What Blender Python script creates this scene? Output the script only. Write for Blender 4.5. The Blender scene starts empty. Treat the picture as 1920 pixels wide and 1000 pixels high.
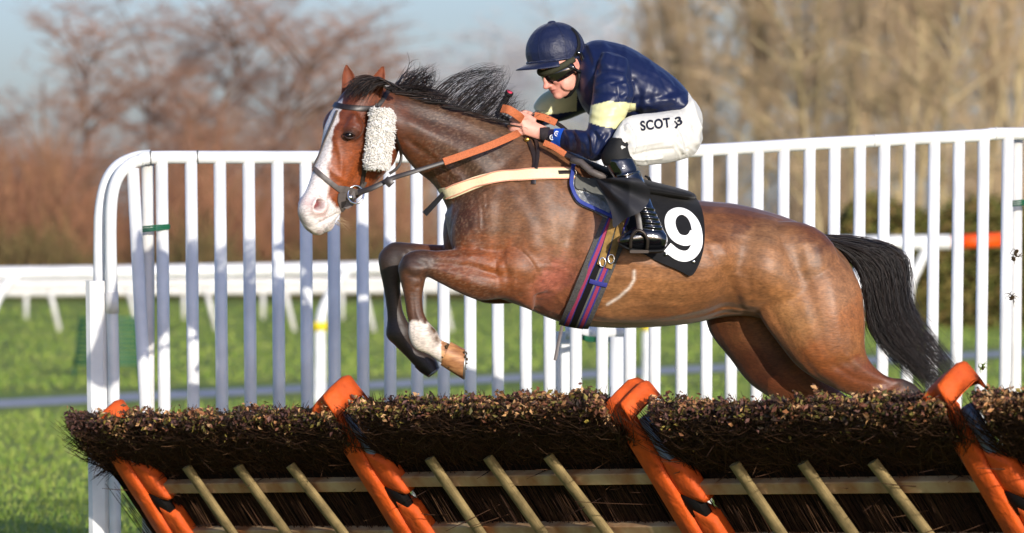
import bpy, math, random
import numpy as np
from mathutils import Vector, Matrix, noise as mnoise
from mathutils.bvhtree import BVHTree

random.seed(7)
rng = np.random.default_rng(7)
S = bpy.context.scene
COL = S.collection
R = math.radians

# ------------------------------------------------------------------ camera, world, sun, exposure
F, HZ, EYE = 9400.0, 455.0, 1.6          # focal length in photo pixels, horizon row, eye height (m)
cam_d = bpy.data.cameras.new('camera')
cam = bpy.data.objects.new('camera', cam_d); COL.objects.link(cam)
cam.location = (0, 0, EYE); cam.rotation_euler = (R(90), 0, 0)
cam_d.sensor_width = 36.0
cam_d.lens = F / 1920 * 36
cam_d.shift_y = -(500 - HZ) / 1920
cam_d.clip_start = 0.5; cam_d.clip_end = 5000
cam_d.dof.use_dof = True
cam_d.dof.focus_distance = 19.75
cam_d.dof.aperture_fstop = 4.0
S.camera = cam

SUN_EL, SUN_AZ = R(13.5), R(22.0)        # azimuth measured to the right of straight behind the camera
TS = Vector((math.sin(SUN_AZ) * math.cos(SUN_EL), -math.cos(SUN_AZ) * math.cos(SUN_EL), math.sin(SUN_EL)))
W = bpy.data.worlds.new('World'); S.world = W; W.use_nodes = True
wn = W.node_tree.nodes; wl = W.node_tree.links
sky = wn.new('ShaderNodeTexSky'); sky.sky_type = 'NISHITA'; sky.sun_disc = False
sky.sun_elevation = SUN_EL; sky.sun_rotation = math.atan2(TS.x, TS.y)
sky.air_density = 1.0; sky.dust_density = 1.5; sky.ozone_density = 3.0
tint = wn.new('ShaderNodeMix'); tint.data_type = 'RGBA'; tint.blend_type = 'MULTIPLY'; tint.inputs[0].default_value = 1
tint.inputs[7].default_value = (.91, .93, 1.25, 1)       # the clear blue of a winter sky
wl.new(sky.outputs[0], tint.inputs[6]); wl.new(tint.outputs[2], wn['Background'].inputs[0]); wn['Background'].inputs[1].default_value = 0.15
sun_d = bpy.data.lights.new('sun', 'SUN'); sun_d.energy = 4.0; sun_d.angle = R(0.5); sun_d.color = (1, .94, .85)
sun = bpy.data.objects.new('sun', sun_d); COL.objects.link(sun)
sun.rotation_euler = TS.to_track_quat('Z', 'Y').to_euler(); sun.location = (8, -10, 12)
S.view_settings.view_transform = 'Standard'; S.view_settings.look = 'None'
S.view_settings.exposure = 0.2; S.view_settings.gamma = 1.0
S.render.engine = 'CYCLES'
S.cycles.use_denoising = True
S.cycles.max_bounces = 6

# ------------------------------------------------------------------ helpers
def P(u, v, d):
    return Vector(((u - 960) / F * d, d, EYE + (HZ - v) / F * d))
def Pn(u, v, d):
    u, v, d = np.broadcast_arrays(np.asarray(u, float), np.asarray(v, float), np.asarray(d, float))
    return np.stack([(u - 960) / F * d, d, EYE + (HZ - v) / F * d], -1)
def px_of(co):
    return 960 + F * co[:, 0] / co[:, 1], HZ - (co[:, 2] - EYE) * F / co[:, 1]
def srgb(*c):
    c = np.asarray(c, float) / 255
    return np.where(c <= .04045, c / 12.92, ((c + .055) / 1.055) ** 2.4)
def crom(a, sub):
    a = np.asarray(a, float)
    if len(a) < 3:
        t = np.linspace(0, 1, sub * (len(a) - 1) + 1)[:, None]
        return a[0] * (1 - t) + a[-1] * t
    p = np.vstack([2 * a[0] - a[1], a, 2 * a[-1] - a[-2]])
    out = []
    for i in range(len(a) - 1):
        p0, p1, p2, p3 = p[i:i + 4]
        for k in range(sub):
            t = k / sub
            out.append(.5 * ((2 * p1) + (-p0 + p2) * t + (2 * p0 - 5 * p1 + 4 * p2 - p3) * t * t + (-p0 + 3 * p1 - 3 * p2 + p3) * t ** 3))
    out.append(a[-1])
    return np.array(out)

def tag(o, label=None, cat=None, group=None, kind=None):
    if label: o['label'] = label
    if cat: o['category'] = cat
    if group: o['group'] = group
    if kind: o['kind'] = kind
    return o
def empty(name, loc, label=None, cat=None, group=None):
    o = bpy.data.objects.new(name, None); COL.objects.link(o); o.location = loc
    o.empty_display_size = .1
    return tag(o, label, cat, group)
def wloc(o):
    return o.location.copy() if o.parent is None else wloc(o.parent) + o.matrix_parent_inverse.translation + o.location
def link(name, me, m=None, parent=None):
    o = bpy.data.objects.new(name, me); COL.objects.link(o)
    if m is not None:
        me.materials.clear(); me.materials.append(m)
    if parent is not None:
        o.parent = parent
        o.matrix_parent_inverse = Matrix.Translation(-wloc(parent))
    return o
def mesh(name, V, Fc, smooth=True):
    me = bpy.data.meshes.new(name)
    me.from_pydata([tuple(v) for v in V], [], [tuple(f) for f in Fc])
    me.validate(); me.update()
    if smooth:
        me.polygons.foreach_set('use_smooth', [True] * len(me.polygons))
    return me
def copy_tree(o, parent=None):
    c = o.copy(); COL.objects.link(c)
    if parent is not None: c.parent = parent
    for ch in list(o.children): copy_tree(ch, c)
    return c

class MB:
    def __init__(s): s.v = []; s.f = []; s.n = 0
    def add(s, V, Fc):
        s.v += [tuple(p) for p in V]; s.f += [tuple(i + s.n for i in q) for q in Fc]; s.n = len(s.v); return s
    def box(s, c, ex, ey, ez):
        c, ex, ey, ez = map(Vector, (c, ex, ey, ez))
        V = [c + ex * a + ey * b + ez * k for a in (-1, 1) for b in (-1, 1) for k in (-1, 1)]
        return s.add(V, [(0, 1, 3, 2), (4, 6, 7, 5), (0, 4, 5, 1), (2, 3, 7, 6), (0, 2, 6, 4), (1, 5, 7, 3)])
    def rbox(s, c, ex, ey, ez, b=.006):
        # box with chamfered long edges (along ez), rounded look
        c, ex, ey, ez = map(Vector, (c, ex, ey, ez))
        lx, ly = max(ex.length, 1e-6), max(ey.length, 1e-6); bx = min(.45, b / lx); by = min(.45, b / ly)
        pr = [(1, 1 - by), (1 - bx, 1), (-1 + bx, 1), (-1, 1 - by), (-1, -1 + by), (-1 + bx, -1), (1 - bx, -1), (1, -1 + by)]
        V = [c + ex * x + ey * y - ez for x, y in pr] + [c + ex * x + ey * y + ez for x, y in pr]
        Fc = [(i, (i + 1) % 8, 8 + (i + 1) % 8, 8 + i) for i in range(8)] + [tuple(range(7, -1, -1)), tuple(range(8, 16))]
        return s.add(V, Fc)
    def tube(s, pts, r, n=8, cap=True, tip=False):
        pts = [Vector(p) for p in pts]
        rs = r if hasattr(r, '__len__') else [r] * len(pts)
        V = []; Fc = []; up = None
        for i, p in enumerate(pts):
            t = (pts[min(i + 1, len(pts) - 1)] - pts[max(i - 1, 0)])
            if t.length < 1e-9: t = Vector((0, 0, 1))
            t.normalize()
            if up is None:
                up = Vector((0, 0, 1)) if abs(t.z) < .9 else Vector((1, 0, 0))
            b = t.cross(up); b.normalize(); up = b.cross(t); up.normalize()
            for k in range(n):
                a = 2 * math.pi * k / n
                V.append(p + (b * math.cos(a) + up * math.sin(a)) * rs[i])
        for i in range(len(pts) - 1):
            for k in range(n):
                Fc.append((i * n + k, i * n + (k + 1) % n, (i + 1) * n + (k + 1) % n, (i + 1) * n + k))
        if cap:
            Fc.append(tuple(range(n - 1, -1, -1))); Fc.append(tuple(range((len(pts) - 1) * n, len(pts) * n)))
        return s.add(V, Fc)
    def build(s, name, m=None, parent=None, smooth=True, auto=None):
        me = mesh(name, s.v, s.f, smooth)
        if auto is not None:
            me.set_sharp_from_angle(angle=R(auto))
        return link(name, me, m, parent)

def ring_loft(rings, cap=.35):
    rings = np.asarray(rings); m, n, _ = rings.shape
    V = [tuple(p) for p in rings.reshape(-1, 3)]; Fc = []
    for i in range(m - 1):
        for k in range(n):
            Fc.append((i * n + k, i * n + (k + 1) % n, (i + 1) * n + (k + 1) % n, (i + 1) * n + k))
    for e, (i, j) in enumerate(((0, 1), (m - 1, m - 2))):
        c = rings[i].mean(0); dv = c - rings[j].mean(0); L = np.linalg.norm(dv)
        rad = np.linalg.norm(rings[i] - c, axis=1).mean()
        tip = c + (dv / L * rad * cap if L > 1e-9 else 0)
        V.append(tuple(tip)); ti = len(V) - 1
        for k in range(n):
            q = (i * n + k, i * n + (k + 1) % n, ti)
            Fc.append(q[::-1] if e == 0 else q)
    return V, Fc
def dm_horse(u): return 20 + (u - 1200) / 470 * .12
def pair_loft(st, sub=4, n=22, dmid=dm_horse, scale=1.0, cap=.35, ex=1.0):
    rings = []
    th = np.arange(n) / n * 2 * math.pi
    c_, s_ = np.cos(th), np.sin(th)
    c_ = np.sign(c_) * abs(c_) ** ex; s_ = np.sign(s_) * abs(s_) ** ex
    for u1, v1, u2, v2, hw, w in crom(st, sub):
        um, vm = (u1 + u2) / 2, (v1 + v2) / 2
        d = dmid(um) - w
        c = np.array(P(um, vm, d)); a = (np.array(P(u1, v1, d)) - np.array(P(u2, v2, d))) / 2 * scale
        b = np.array((0, -hw * scale, 0))
        rings.append(c + np.outer(c_, a) + np.outer(s_, b))
    return ring_loft(rings, cap)
def ell(c, r, rot=None, nu=20, nv=12):
    V = []; Fc = []
    M = rot if rot is not None else Matrix.Identity(3)
    c = Vector(c)
    for j in range(1, nv):
        p = math.pi * j / nv
        for i in range(nu):
            t = 2 * math.pi * i / nu
            V.append(c + M @ Vector((r[0] * math.sin(p) * math.cos(t), r[1] * math.sin(p) * math.sin(t), r[2] * math.cos(p))))
    V.append(c + M @ Vector((0, 0, r[2]))); V.append(c + M @ Vector((0, 0, -r[2])))
    a, b = len(V) - 2, len(V) - 1
    for j in range(nv - 2):
        for i in range(nu):
            Fc.append((j * nu + i, (j + 1) * nu + i, (j + 1) * nu + (i + 1) % nu, j * nu + (i + 1) % nu))
    for i in range(nu):
        Fc.append((a, i, (i + 1) % nu)); Fc.append((b, (nv - 2) * nu + (i + 1) % nu, (nv - 2) * nu + i))
    return V, Fc
def chain(pts, rad, n=10, sub=4):
    a = crom(np.array([list(p) + [r] for p, r in zip(pts, rad)]), sub)
    m = MB(); m.tube([Vector(x[:3]) for x in a], [max(x[3], .0008) for x in a], n)
    return m.v, m.f

def fuse(name, parts, voxel, smooth=4, fac=.5):
    m = MB()
    for V, Fc in parts: m.add(V, Fc)
    me = bpy.data.meshes.new(name); me.from_pydata(m.v, [], m.f); me.update()
    o = bpy.data.objects.new(name, me); COL.objects.link(o)
    md = o.modifiers.new('r', 'REMESH'); md.mode = 'VOXEL'; md.voxel_size = voxel; md.use_smooth_shade = True
    if smooth:
        sm = o.modifiers.new('s', 'SMOOTH'); sm.factor = fac; sm.iterations = smooth
    dg = bpy.context.evaluated_depsgraph_get(); dg.update()
    new = bpy.data.meshes.new_from_object(o.evaluated_get(dg))
    bpy.data.objects.remove(o); bpy.data.meshes.remove(me)
    new.name = name
    new.polygons.foreach_set('use_smooth', [True] * len(new.polygons))
    return new
def get_co(me):
    a = np.empty(len(me.vertices) * 3); me.vertices.foreach_get('co', a); return a.reshape(-1, 3)
def set_co(me, co):
    me.vertices.foreach_set('co', co.ravel()); me.update()
def get_no(me):
    a = np.empty(len(me.vertices) * 3); me.vertex_normals.foreach_get('vector', a); return a.reshape(-1, 3)
def set_col(me, col, name='Col'):
    at = me.color_attributes.new(name, 'FLOAT_COLOR', 'POINT')
    c = np.ones((len(me.vertices), 4)); c[:, :3] = col
    at.data.foreach_set('color', c.ravel())
def bvh(*meshes):
    V = []; Pl = []; n = 0
    for me in meshes:
        V += [v.co.copy() for v in me.vertices]
        Pl += [tuple(i + n for i in p.vertices) for p in me.polygons]; n = len(V)
    return BVHTree.FromPolygons(V, Pl)
CAM = Vector((0, 0, EYE))
def hit(b, u, v):
    d = (P(u, v, 20) - CAM).normalized()
    loc, no, i, dist = b.ray_cast(CAM, d)
    return (loc, no) if loc is not None else None

def dist_poly(U, V, path):
    best = np.full(len(U), 1e9)
    path = np.asarray(path, float)
    for a, b in zip(path[:-1], path[1:]):
        ab = b - a; L = max(ab @ ab, 1e-9)
        t = np.clip(((U - a[0]) * ab[0] + (V - a[1]) * ab[1]) / L, 0, 1)
        best = np.minimum(best, np.hypot(U - a[0] - t * ab[0], V - a[1] - t * ab[1]))
    return best
class Sculpt:
    """displace vertices along their normals, on the side that faces -Y, by strokes laid out over the side elevation"""
    def __init__(s, me): s.me = me; s.refresh()
    def refresh(s):
        s.co = get_co(s.me); s.no = get_no(s.me); s.u, s.v = px_of(s.co)
        s.face = np.clip(-s.no[:, 1] * 2.5, 0, 1)
        s.d = np.zeros(len(s.co))
    def blob(s, u, v, ru, rv, amt, ang=0, sel=None):
        c, sn = math.cos(R(ang)), math.sin(R(ang))
        x = (s.u - u) * c + (s.v - v) * sn; y = -(s.u - u) * sn + (s.v - v) * c
        w = np.exp(-(x / ru) ** 2 - (y / rv) ** 2) * s.face
        if sel is not None: w = w * sel
        s.d += w * amt
    def line(s, path, width, amt, sel=None):
        dd = dist_poly(s.u, s.v, crom(np.array(path, float), 4))
        w = np.exp(-(dd / width) ** 2) * s.face
        if sel is not None: w = w * sel
        s.d += w * amt
    def apply(s):
        s.co = s.co + s.no * s.d[:, None]; set_co(s.me, s.co); s.refresh()
def nz(co, scale, oct_=3, seed=0.0):
    o = Vector((seed, seed * 1.7, seed * .3))
    return np.array([mnoise.fractal(Vector(p) * scale + o, 1.0, 2.0, oct_, noise_basis='PERLIN_ORIGINAL') for p in co])

def ribbon(name, pts, nrm, width, thick, m, parent=None, sub=1, w_end=None):
    """a flat strap of real thickness: pts on its centre line, nrm = outward normals"""
    pts = np.asarray(pts, float); nrm = np.asarray(nrm, float)
    V = []; Fc = []; n = len(pts)
    for i in range(n):
        t = pts[min(i + 1, n - 1)] - pts[max(i - 1, 0)]; t /= max(np.linalg.norm(t), 1e-9)
        b = np.cross(t, nrm[i]); b /= max(np.linalg.norm(b), 1e-9); nn = np.cross(b, t)
        w = width if w_end is None else width + (w_end - width) * i / (n - 1)
        for x, y in ((-.5, 0), (-.5, .8), (-.4, 1), (.4, 1), (.5, .8), (.5, 0)):
            V.append(pts[i] + b * x * w + nn * y * thick)
    for i in range(n - 1):
        for k in range(6):
            Fc.append((i * 6 + k, i * 6 + (k + 1) % 6, (i + 1) * 6 + (k + 1) % 6, (i + 1) * 6 + k))
    Fc.append(tuple(range(6))); Fc.append(tuple(range(n * 6 - 1, n * 6 - 7, -1)))
    me = mesh(name, V, Fc); me.set_sharp_from_angle(angle=R(50))
    return link(name, me, m, parent)
def strap(name, path, width, thick, b, m, parent=None, off=.002, sub=6, smooth=2):
    q = crom(np.array(path, float), sub); pts = []; nr = []; last = None
    for u, v in q:
        h = hit(b, u, v)
        if h: pts.append(np.array(h[0])); nr.append(np.array(h[1]) * (-1 if h[1].y > 0 else 1)); last = h[0].y
        elif last is not None: pts.append(np.array(P(u, v, last))); nr.append(np.array((0, -1, 0)))
    if len(pts) < 2:
        print('STRAP MISS', name, path[0]); pts = [np.array(P(a, c, 19.7)) for a, c in q]; nr = [np.array((0, -1., 0))] * len(q)
    pts = np.array(pts); nr = np.array(nr)
    for _ in range(smooth):
        pts[1:-1] = pts[1:-1] * .5 + (pts[:-2] + pts[2:]) * .25
        nr[1:-1] = nr[1:-1] * .5 + (nr[:-2] + nr[2:]) * .25
    nr /= np.linalg.norm(nr, axis=1)[:, None]
    return ribbon(name, pts + nr * off, nr, width, thick, m, parent)
def in_poly(u, v, poly):
    poly = np.asarray(poly); c = False; j = len(poly) - 1
    for i in range(len(poly)):
        if (poly[i, 1] > v) != (poly[j, 1] > v) and u < (poly[j, 0] - poly[i, 0]) * (v - poly[i, 1]) / (poly[j, 1] - poly[i, 1]) + poly[i, 0]:
            c = not c
        j = i
    return c

# ------------------------------------------------------------------ materials
MT = {}
def mat(name, col=(.5, .5, .5), rough=.6, spec=.5, metal=0., attr=None, noise=None, bump=None, coat=0., sheen=0., island=None, stretch=None, trans=0., emis=None):
    m = bpy.data.materials.new(name); m.use_nodes = True; MT[name] = m
    nt = m.node_tree; N = nt.nodes; L = nt.links; bs = N['Principled BSDF']
    bs.inputs['Roughness'].default_value = rough; bs.inputs['Specular IOR Level'].default_value = spec
    bs.inputs['Metallic'].default_value = metal; bs.inputs['Coat Weight'].default_value = coat
    bs.inputs['Coat Roughness'].default_value = .12
    bs.inputs['Sheen Weight'].default_value = sheen; bs.inputs['Sheen Roughness'].default_value = .4
    col = tuple(col) + (1,) if len(col) == 3 else col
    bs.inputs['Base Color'].default_value = col
    tc = N.new('ShaderNodeTexCoord'); mp = N.new('ShaderNodeMapping'); L.new(tc.outputs['Object'], mp.inputs[0])
    if stretch: mp.inputs['Scale'].default_value = stretch
    src = None
    if attr:
        a = N.new('ShaderNodeAttribute'); a.attribute_name = attr; src = a.outputs['Color']
    if island:
        g = N.new('ShaderNodeNewGeometry'); rp = N.new('ShaderNodeValToRGB'); L.new(g.outputs['Random Per Island'], rp.inputs[0])
        rp.color_ramp.interpolation = 'LINEAR'
        el = rp.color_ramp.elements
        while len(el) < len(island): el.new(.5)
        for i, c in enumerate(island):
            el[i].position = i / (len(island) - 1); el[i].color = tuple(c) + (1,)
        src = rp.outputs[0]
    if noise:
        sc, amt = noise[:2]
        t = N.new('ShaderNodeTexNoise'); t.inputs['Scale'].default_value = sc; t.inputs['Detail'].default_value = 5
        L.new(mp.outputs[0], t.inputs['Vector'])
        r_ = N.new('ShaderNodeMapRange'); L.new(t.outputs[0], r_.inputs[0]); r_.inputs[1].default_value = .3; r_.inputs[2].default_value = .7
        r_.inputs[3].default_value = 0; r_.inputs[4].default_value = 1
        mx = N.new('ShaderNodeMix'); mx.data_type = 'RGBA'
        L.new(r_.outputs[0], mx.inputs[0])
        if len(noise) > 2:
            ca, cb = col, tuple(noise[2]) + (1,)
            mx.inputs[6].default_value = ca; mx.inputs[7].default_value = cb
            if src: L.new(src, mx.inputs[6])
        else:
            mx.blend_type = 'MULTIPLY'
            mx.inputs[0].default_value = 1
            L.remove(mx.inputs[0].links[0])
            r2 = N.new('ShaderNodeMapRange'); L.new(t.outputs[0], r2.inputs[0]); r2.inputs[1].default_value = .3; r2.inputs[2].default_value = .7
            r2.inputs[3].default_value = 1 - amt; r2.inputs[4].default_value = 1 + amt * .3
            mx.inputs[6].default_value = col
            if src: L.new(src, mx.inputs[6])
            L.new(r2.outputs[0], mx.inputs[7])
        src = mx.outputs[2]
    if src: L.new(src, bs.inputs['Base Color'])
    if bump:
        sc, st = bump[:2]
        t = N.new('ShaderNodeTexNoise'); t.inputs['Scale'].default_value = sc; t.inputs['Detail'].default_value = 4
        L.new(mp.outputs[0], t.inputs['Vector'])
        bp = N.new('ShaderNodeBump'); bp.inputs['Strength'].default_value = st; bp.inputs['Distance'].default_value = bump[2] if len(bump) > 2 else .01
        L.new(t.outputs[0], bp.inputs['Height']); L.new(bp.outputs[0], bs.inputs['Normal'])
    return m
# ------------------------------------------------------------------ the setting
def gz(x, y):
    # the ground rises gently along the line of the hurdles
    k = min(1, max(0, (x + 1.9) / 3.6)); fall = min(1, max(0, (26 - y) / 3)) * min(1, max(0, (y - 8) / 6))
    return .2 * k * k * (3 - 2 * k) * fall
mat('grass_ground', srgb(112, 134, 50), .9, .2, noise=(.35, .5, srgb(148, 152, 72)), bump=(3.0, 1.0, .25))
xs = np.concatenate([[-900, -300, -100, -40, -20, -10], np.arange(-6, 6.01, .5), [10, 20, 40, 100, 300, 900]])
ys = np.concatenate([[-60, 0, 6], np.arange(8, 30.1, 1), np.arange(32, 60, 4), [70, 90, 130, 200, 400, 900, 2500]])
V = [(x, y, gz(x, y)) for y in ys for x in xs]; n = len(xs)
Fc = [(j * n + i, j * n + i + 1, (j + 1) * n + i + 1, (j + 1) * n + i) for j in range(len(ys) - 1) for i in range(n - 1)]
g = link('ground', mesh('ground', V, Fc), MT['grass_ground']); tag(g, 'grass field of the racecourse', 'ground', kind='structure')

mat('asphalt', srgb(172, 172, 170), .85, .3, noise=(6, .25))
m = MB()
pa, pb = Vector((-14, 33.4, .004)), Vector((16, 88.5, .004))
dv = (pb - pa).normalized(); nv = Vector((-dv.y, dv.x, 0)) * .7
m.add([pa - nv, pb - nv, pb + nv, pa + nv], [(0, 1, 2, 3)])
tag(m.build('path', MT['asphalt']), 'narrow grey tarmac path crossing the grass', 'path', kind='structure')

# grass blades, one mass
mat('grass_blade', (.2, .3, .05), .7, .25, island=[srgb(96, 126, 44), srgb(128, 152, 58), srgb(158, 166, 82), srgb(112, 138, 48)])
V = []; Fc = []
NB = 80000
q = rng.random(NB)
dd = 26 / (1 - q * (1 - 26 / 125.))
uu = rng.uniform(-600, 2520, NB)
nb = 0
for d, u in zip(dd, uu):
    x = (u - 960) / F * d
    tpar = (x - pa.x) * nv.x + (d - pa.y) * nv.y
    if abs(tpar) < 1.1 * 1.05 * 1.1: continue
    s = d / 30
    h = random.uniform(.022, .055) * (s ** .5); w = .006 * s ** .9; a = random.uniform(0, math.pi)
    cx, sx = math.cos(a) * w, math.sin(a) * w
    lx, ly = random.gauss(0, .5) * h, random.gauss(0, .5) * h
    z = gz(x, d)
    V += [(x - cx, d - sx, z), (x + cx, d + sx, z), (x + lx, d + ly, z + h)]
    Fc.append((nb, nb + 1, nb + 2)); nb += 3
tag(link('grass', mesh('grass', V, Fc, False), MT['grass_blade']), 'short sunlit turf grass', 'grass', kind='stuff')

# ------------------------------------------------------------------ trees
mat('bark_grey', srgb(120, 98, 82), .9, .2, noise=(3, .4))
mat('bark_olive', srgb(176, 158, 120), .9, .2, noise=(2, .4))
mat('twig_red', (.2, .1, .07), .9, .15, island=[srgb(158, 122, 102), srgb(178, 136, 112), srgb(140, 112, 98), srgb(186, 150, 120)])
mat('twig_olive', (.2, .15, .07), .9, .15, island=[srgb(188, 160, 122), srgb(204, 176, 142), srgb(164, 142, 114), srgb(196, 176, 130)])
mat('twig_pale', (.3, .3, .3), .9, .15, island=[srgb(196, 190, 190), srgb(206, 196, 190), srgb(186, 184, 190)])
def tree_meshes(h, seed, upright, thick=1.0, twig=.013, spread_=False):
    rd = random.Random(seed)
    tr, cr = MB(), MB()
    def br(p, d, L, r, lev):
        n = 4 if lev < 2 else 3
        pts = [p.copy()]; dd_ = d.copy()
        for i in range(n):
            dd_ = (dd_ + Vector((rd.gauss(0, .12), rd.gauss(0, .12), rd.gauss((.04 if not spread_ or lev < 1 else -.02) + .1 * upright, .10)))).normalized()
            pts.append(pts[-1] + dd_ * L / n)
        rs = [max(r * (1 - .75 * i / n), twig * .6) for i in range(n + 1)]
        (tr if lev < 2 else cr).tube(pts, rs, 6 if lev < 2 else 3, cap=False)
        if lev >= 4: return
        k = (14, 6, 5, 5)[lev]
        for j in range(k):
            f = rd.uniform(.22 if lev == 0 else .2, 1.0)
            i = min(n - 1, int(f * n)); q_ = pts[i].lerp(pts[i + 1], f * n - i)
            a = rd.uniform(0, 2 * math.pi)
            side = Vector((math.cos(a), math.sin(a), 0))
            spread = rd.uniform(.5, 1.1) * (1 - .55 * upright)
            nd = (dd_ * (.8 if not spread_ else .55) + side * spread * (1.25 if spread_ else 1) + Vector((0, 0, (.12 if spread_ else .25) + .5 * upright))).normalized()
            br(q_, nd, L * rd.uniform(.42, .62) * (1 - .35 * f if lev == 0 else 1), max(r * .42, twig), lev + 1)
    br(Vector((0, 0, 0)), Vector((0, 0, 1)), h * .92, h * .014 * thick, 0)
    return mesh('trunk', tr.v, tr.f), mesh('crown', cr.v, cr.f)
TV = {}
for k, (h, up, twig) in {'round': (8, .0, .0085), 'round2': (8, .12, .0085), 'broad': (8, .05, .0085), 'tall': (13, .72, .0085), 'tall2': (13, .85, .0085), 'fan': (10, .55, .008)}.items():
    TV[k] = (h,) + tree_meshes(h, sum(map(ord, k)), up, 1.5 if k.startswith('tall') else 1.1, twig, k in ('round', 'round2', 'broad'))
TMESH = {}
def tree(u, d, top, kind, mats, label, group, wide=1.0):
    h0, a, b = TV[kind]
    h = (HZ - top) / F * d + EYE
    key = (kind, mats)
    if key not in TMESH:
        t2, c2 = a.copy(), b.copy()
        t2.materials.clear(); t2.materials.append(MT[mats[0]]); c2.materials.clear(); c2.materials.append(MT[mats[1]])
        TMESH[key] = (t2, c2)
    o = empty('bare_tree', P(u, 0, d) * 1)
    o.location = ((u - 960) / F * d, d, 0)
    tag(o, label, 'tree', group)
    s = h / h0
    o.scale = (s * wide, s * wide, s); o.rotation_euler = (0, 0, (u * 1.37) % 6.28)
    for nm, me in zip(('trunk', 'crown'), TMESH[key]):
        c = bpy.data.objects.new(nm, me); COL.objects.link(c); c.parent = o
RED, OLV, PAL = ('bark_grey', 'twig_red'), ('bark_olive', 'twig_olive'), ('twig_pale', 'twig_pale')
GL, GR, GM = 'reddish bare trees beyond the rails on the left', 'tall bare poplars on the right', 'faint distant bare trees in the middle'
for a in [(25, 165, 211, 'round', RED, 'low reddish bare tree at the left edge of the photo'),
          (95, 156, 186, 'round2', RED, 'small reddish bare tree second from the left edge'),
          (165, 160, 58, 'broad', RED, 'tall reddish bare tree above the curved left end of the white fence'),
          (255, 164, 58, 'round2', RED, 'tall bare tree with a thin top, just right of the first tall one'),
          (330, 158, 166, 'round', RED, 'lower bare tree in the dip between the tall left trees'),
          (405, 161, 26, 'broad', RED, 'tallest reddish bare tree of the left group, above the fence rail'),
          (470, 168, 56, 'round2', RED, 'bare tree with upswept crown right of the tallest left tree'),
          (555, 158, 44, 'broad', RED, 'tall pinkish bare tree left of the horse ears'),
          (615, 170, 106, 'round', RED, 'bare tree whose crown ends just above the horse ears'),
          (690, 175, 211, 'round2', RED, 'low bare tree behind the horse forelock')]:
    tree(*a, GL, 1.05)
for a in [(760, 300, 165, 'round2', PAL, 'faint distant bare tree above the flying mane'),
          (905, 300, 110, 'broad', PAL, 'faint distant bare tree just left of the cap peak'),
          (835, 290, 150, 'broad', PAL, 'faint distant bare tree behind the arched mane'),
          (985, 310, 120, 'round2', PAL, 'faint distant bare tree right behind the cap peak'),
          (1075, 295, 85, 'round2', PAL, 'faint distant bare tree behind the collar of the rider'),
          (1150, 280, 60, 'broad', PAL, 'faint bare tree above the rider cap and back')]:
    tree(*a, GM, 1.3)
for a in [(1255, 170, 70, 'tall', OLV, 'bare poplar at the left end of the right hand row, above the white breeches'),
          (1310, 150, 15, 'tall2', OLV, 'bare poplar right of the rider back'),
          (1375, 160, -40, 'round2', OLV, 'bare poplar above the horse loins'),
          (1430, 142, -60, 'tall', OLV, 'bare poplar above the croup of the horse'),
          (1490, 155, -90, 'tall2', OLV, 'bare poplar above the root of the tail'),
          (1545, 140, -70, 'round2', OLV, 'bare poplar above the upper tail'),
          (1600, 150, -120, 'tall', OLV, 'bare poplar left of the orange rail end, nearest the tail'),
          (1660, 145, -90, 'tall2', OLV, 'bare poplar above the bend of the tail'),
          (1720, 152, -130, 'tall', OLV, 'bare poplar above the white part of the low rail'),
          (1775, 138, -80, 'round2', OLV, 'bare poplar above the joint of the orange and white rail'),
          (1830, 150, -130, 'tall2', OLV, 'bare poplar above the orange rail end'),
          (1890, 144, -110, 'tall', OLV, 'bare poplar second from the right edge'),
          (1945, 155, -100, 'round2', OLV, 'bare poplar at the right edge of the photo')]:
    tree(*a, GR, .8 if a[3] == 'round2' else .62)

for a in [(1235, 205, 120, 'round2', OLV, 'thin bare tree behind the row, just right of the rider back'),
          (1345, 195, 30, 'round2', OLV, 'bushy bare tree of the back row above the number cloth'),
          (1465, 192, -20, 'round2', OLV, 'bushy bare tree of the back row above the rump'),
          (1580, 190, -20, 'round2', OLV, 'bushy bare tree of the back row above the thick of the tail'),
          (1700, 190, -30, 'round2', OLV, 'bushy bare tree of the back row above the start of the low white rail'),
          (1815, 190, -30, 'round2', OLV, 'bushy bare tree of the back row above the orange rail'),
          (1925, 192, -40, 'round2', OLV, 'bushy bare tree of the back row at the right edge')]:
    tree(*a, GR, .9)
def thicket(name, u0, u1, d0, d1, htop, n, m, label, lean=.35, r=.018):
    mb = MB()
    for i in range(n):
        d = random.uniform(d0, d1); u = random.uniform(u0, u1); x = (u - 960) / F * d
        h = htop * random.uniform(.45, 1.05) * (.8 + .3 * math.sin(u * .021) + .15 * math.sin(u * .067 + 1))
        p = Vector((x, d, random.uniform(0, .5) * h))
        dr = Vector((random.gauss(0, lean), random.gauss(0, lean), 1)).normalized()
        L = h - p.z
        pts = [p, p + dr * L * .5 + Vector((random.gauss(0, .1), 0, 0)), p + dr * L + Vector((random.gauss(0, .25), 0, 0))]
        mb.tube(pts, [r, r * .8, r * .4], 3, cap=False)
    return tag(mb.build(name, m), label, 'thicket', kind='stuff')
mat('scrub_red', (.2, .1, .07), .9, .15, island=[srgb(154, 108, 82), srgb(174, 122, 90), srgb(130, 96, 76), srgb(166, 130, 90)])
thicket('thicket', -120, 800, 146, 172, 4.9, 9000, MT['scrub_red'], 'dense reddish brown thicket of bare scrub beyond the rails')
thicket('thicket', 700, 2040, 150, 185, 4.8, 9000, MT['twig_olive'], 'dense olive brown thicket under the poplars', .22)
mat('twig_dark', (.1, .1, .05), .9, .15, island=[srgb(106, 88, 60), srgb(122, 98, 66), srgb(96, 90, 56), srgb(132, 112, 70)])
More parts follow.
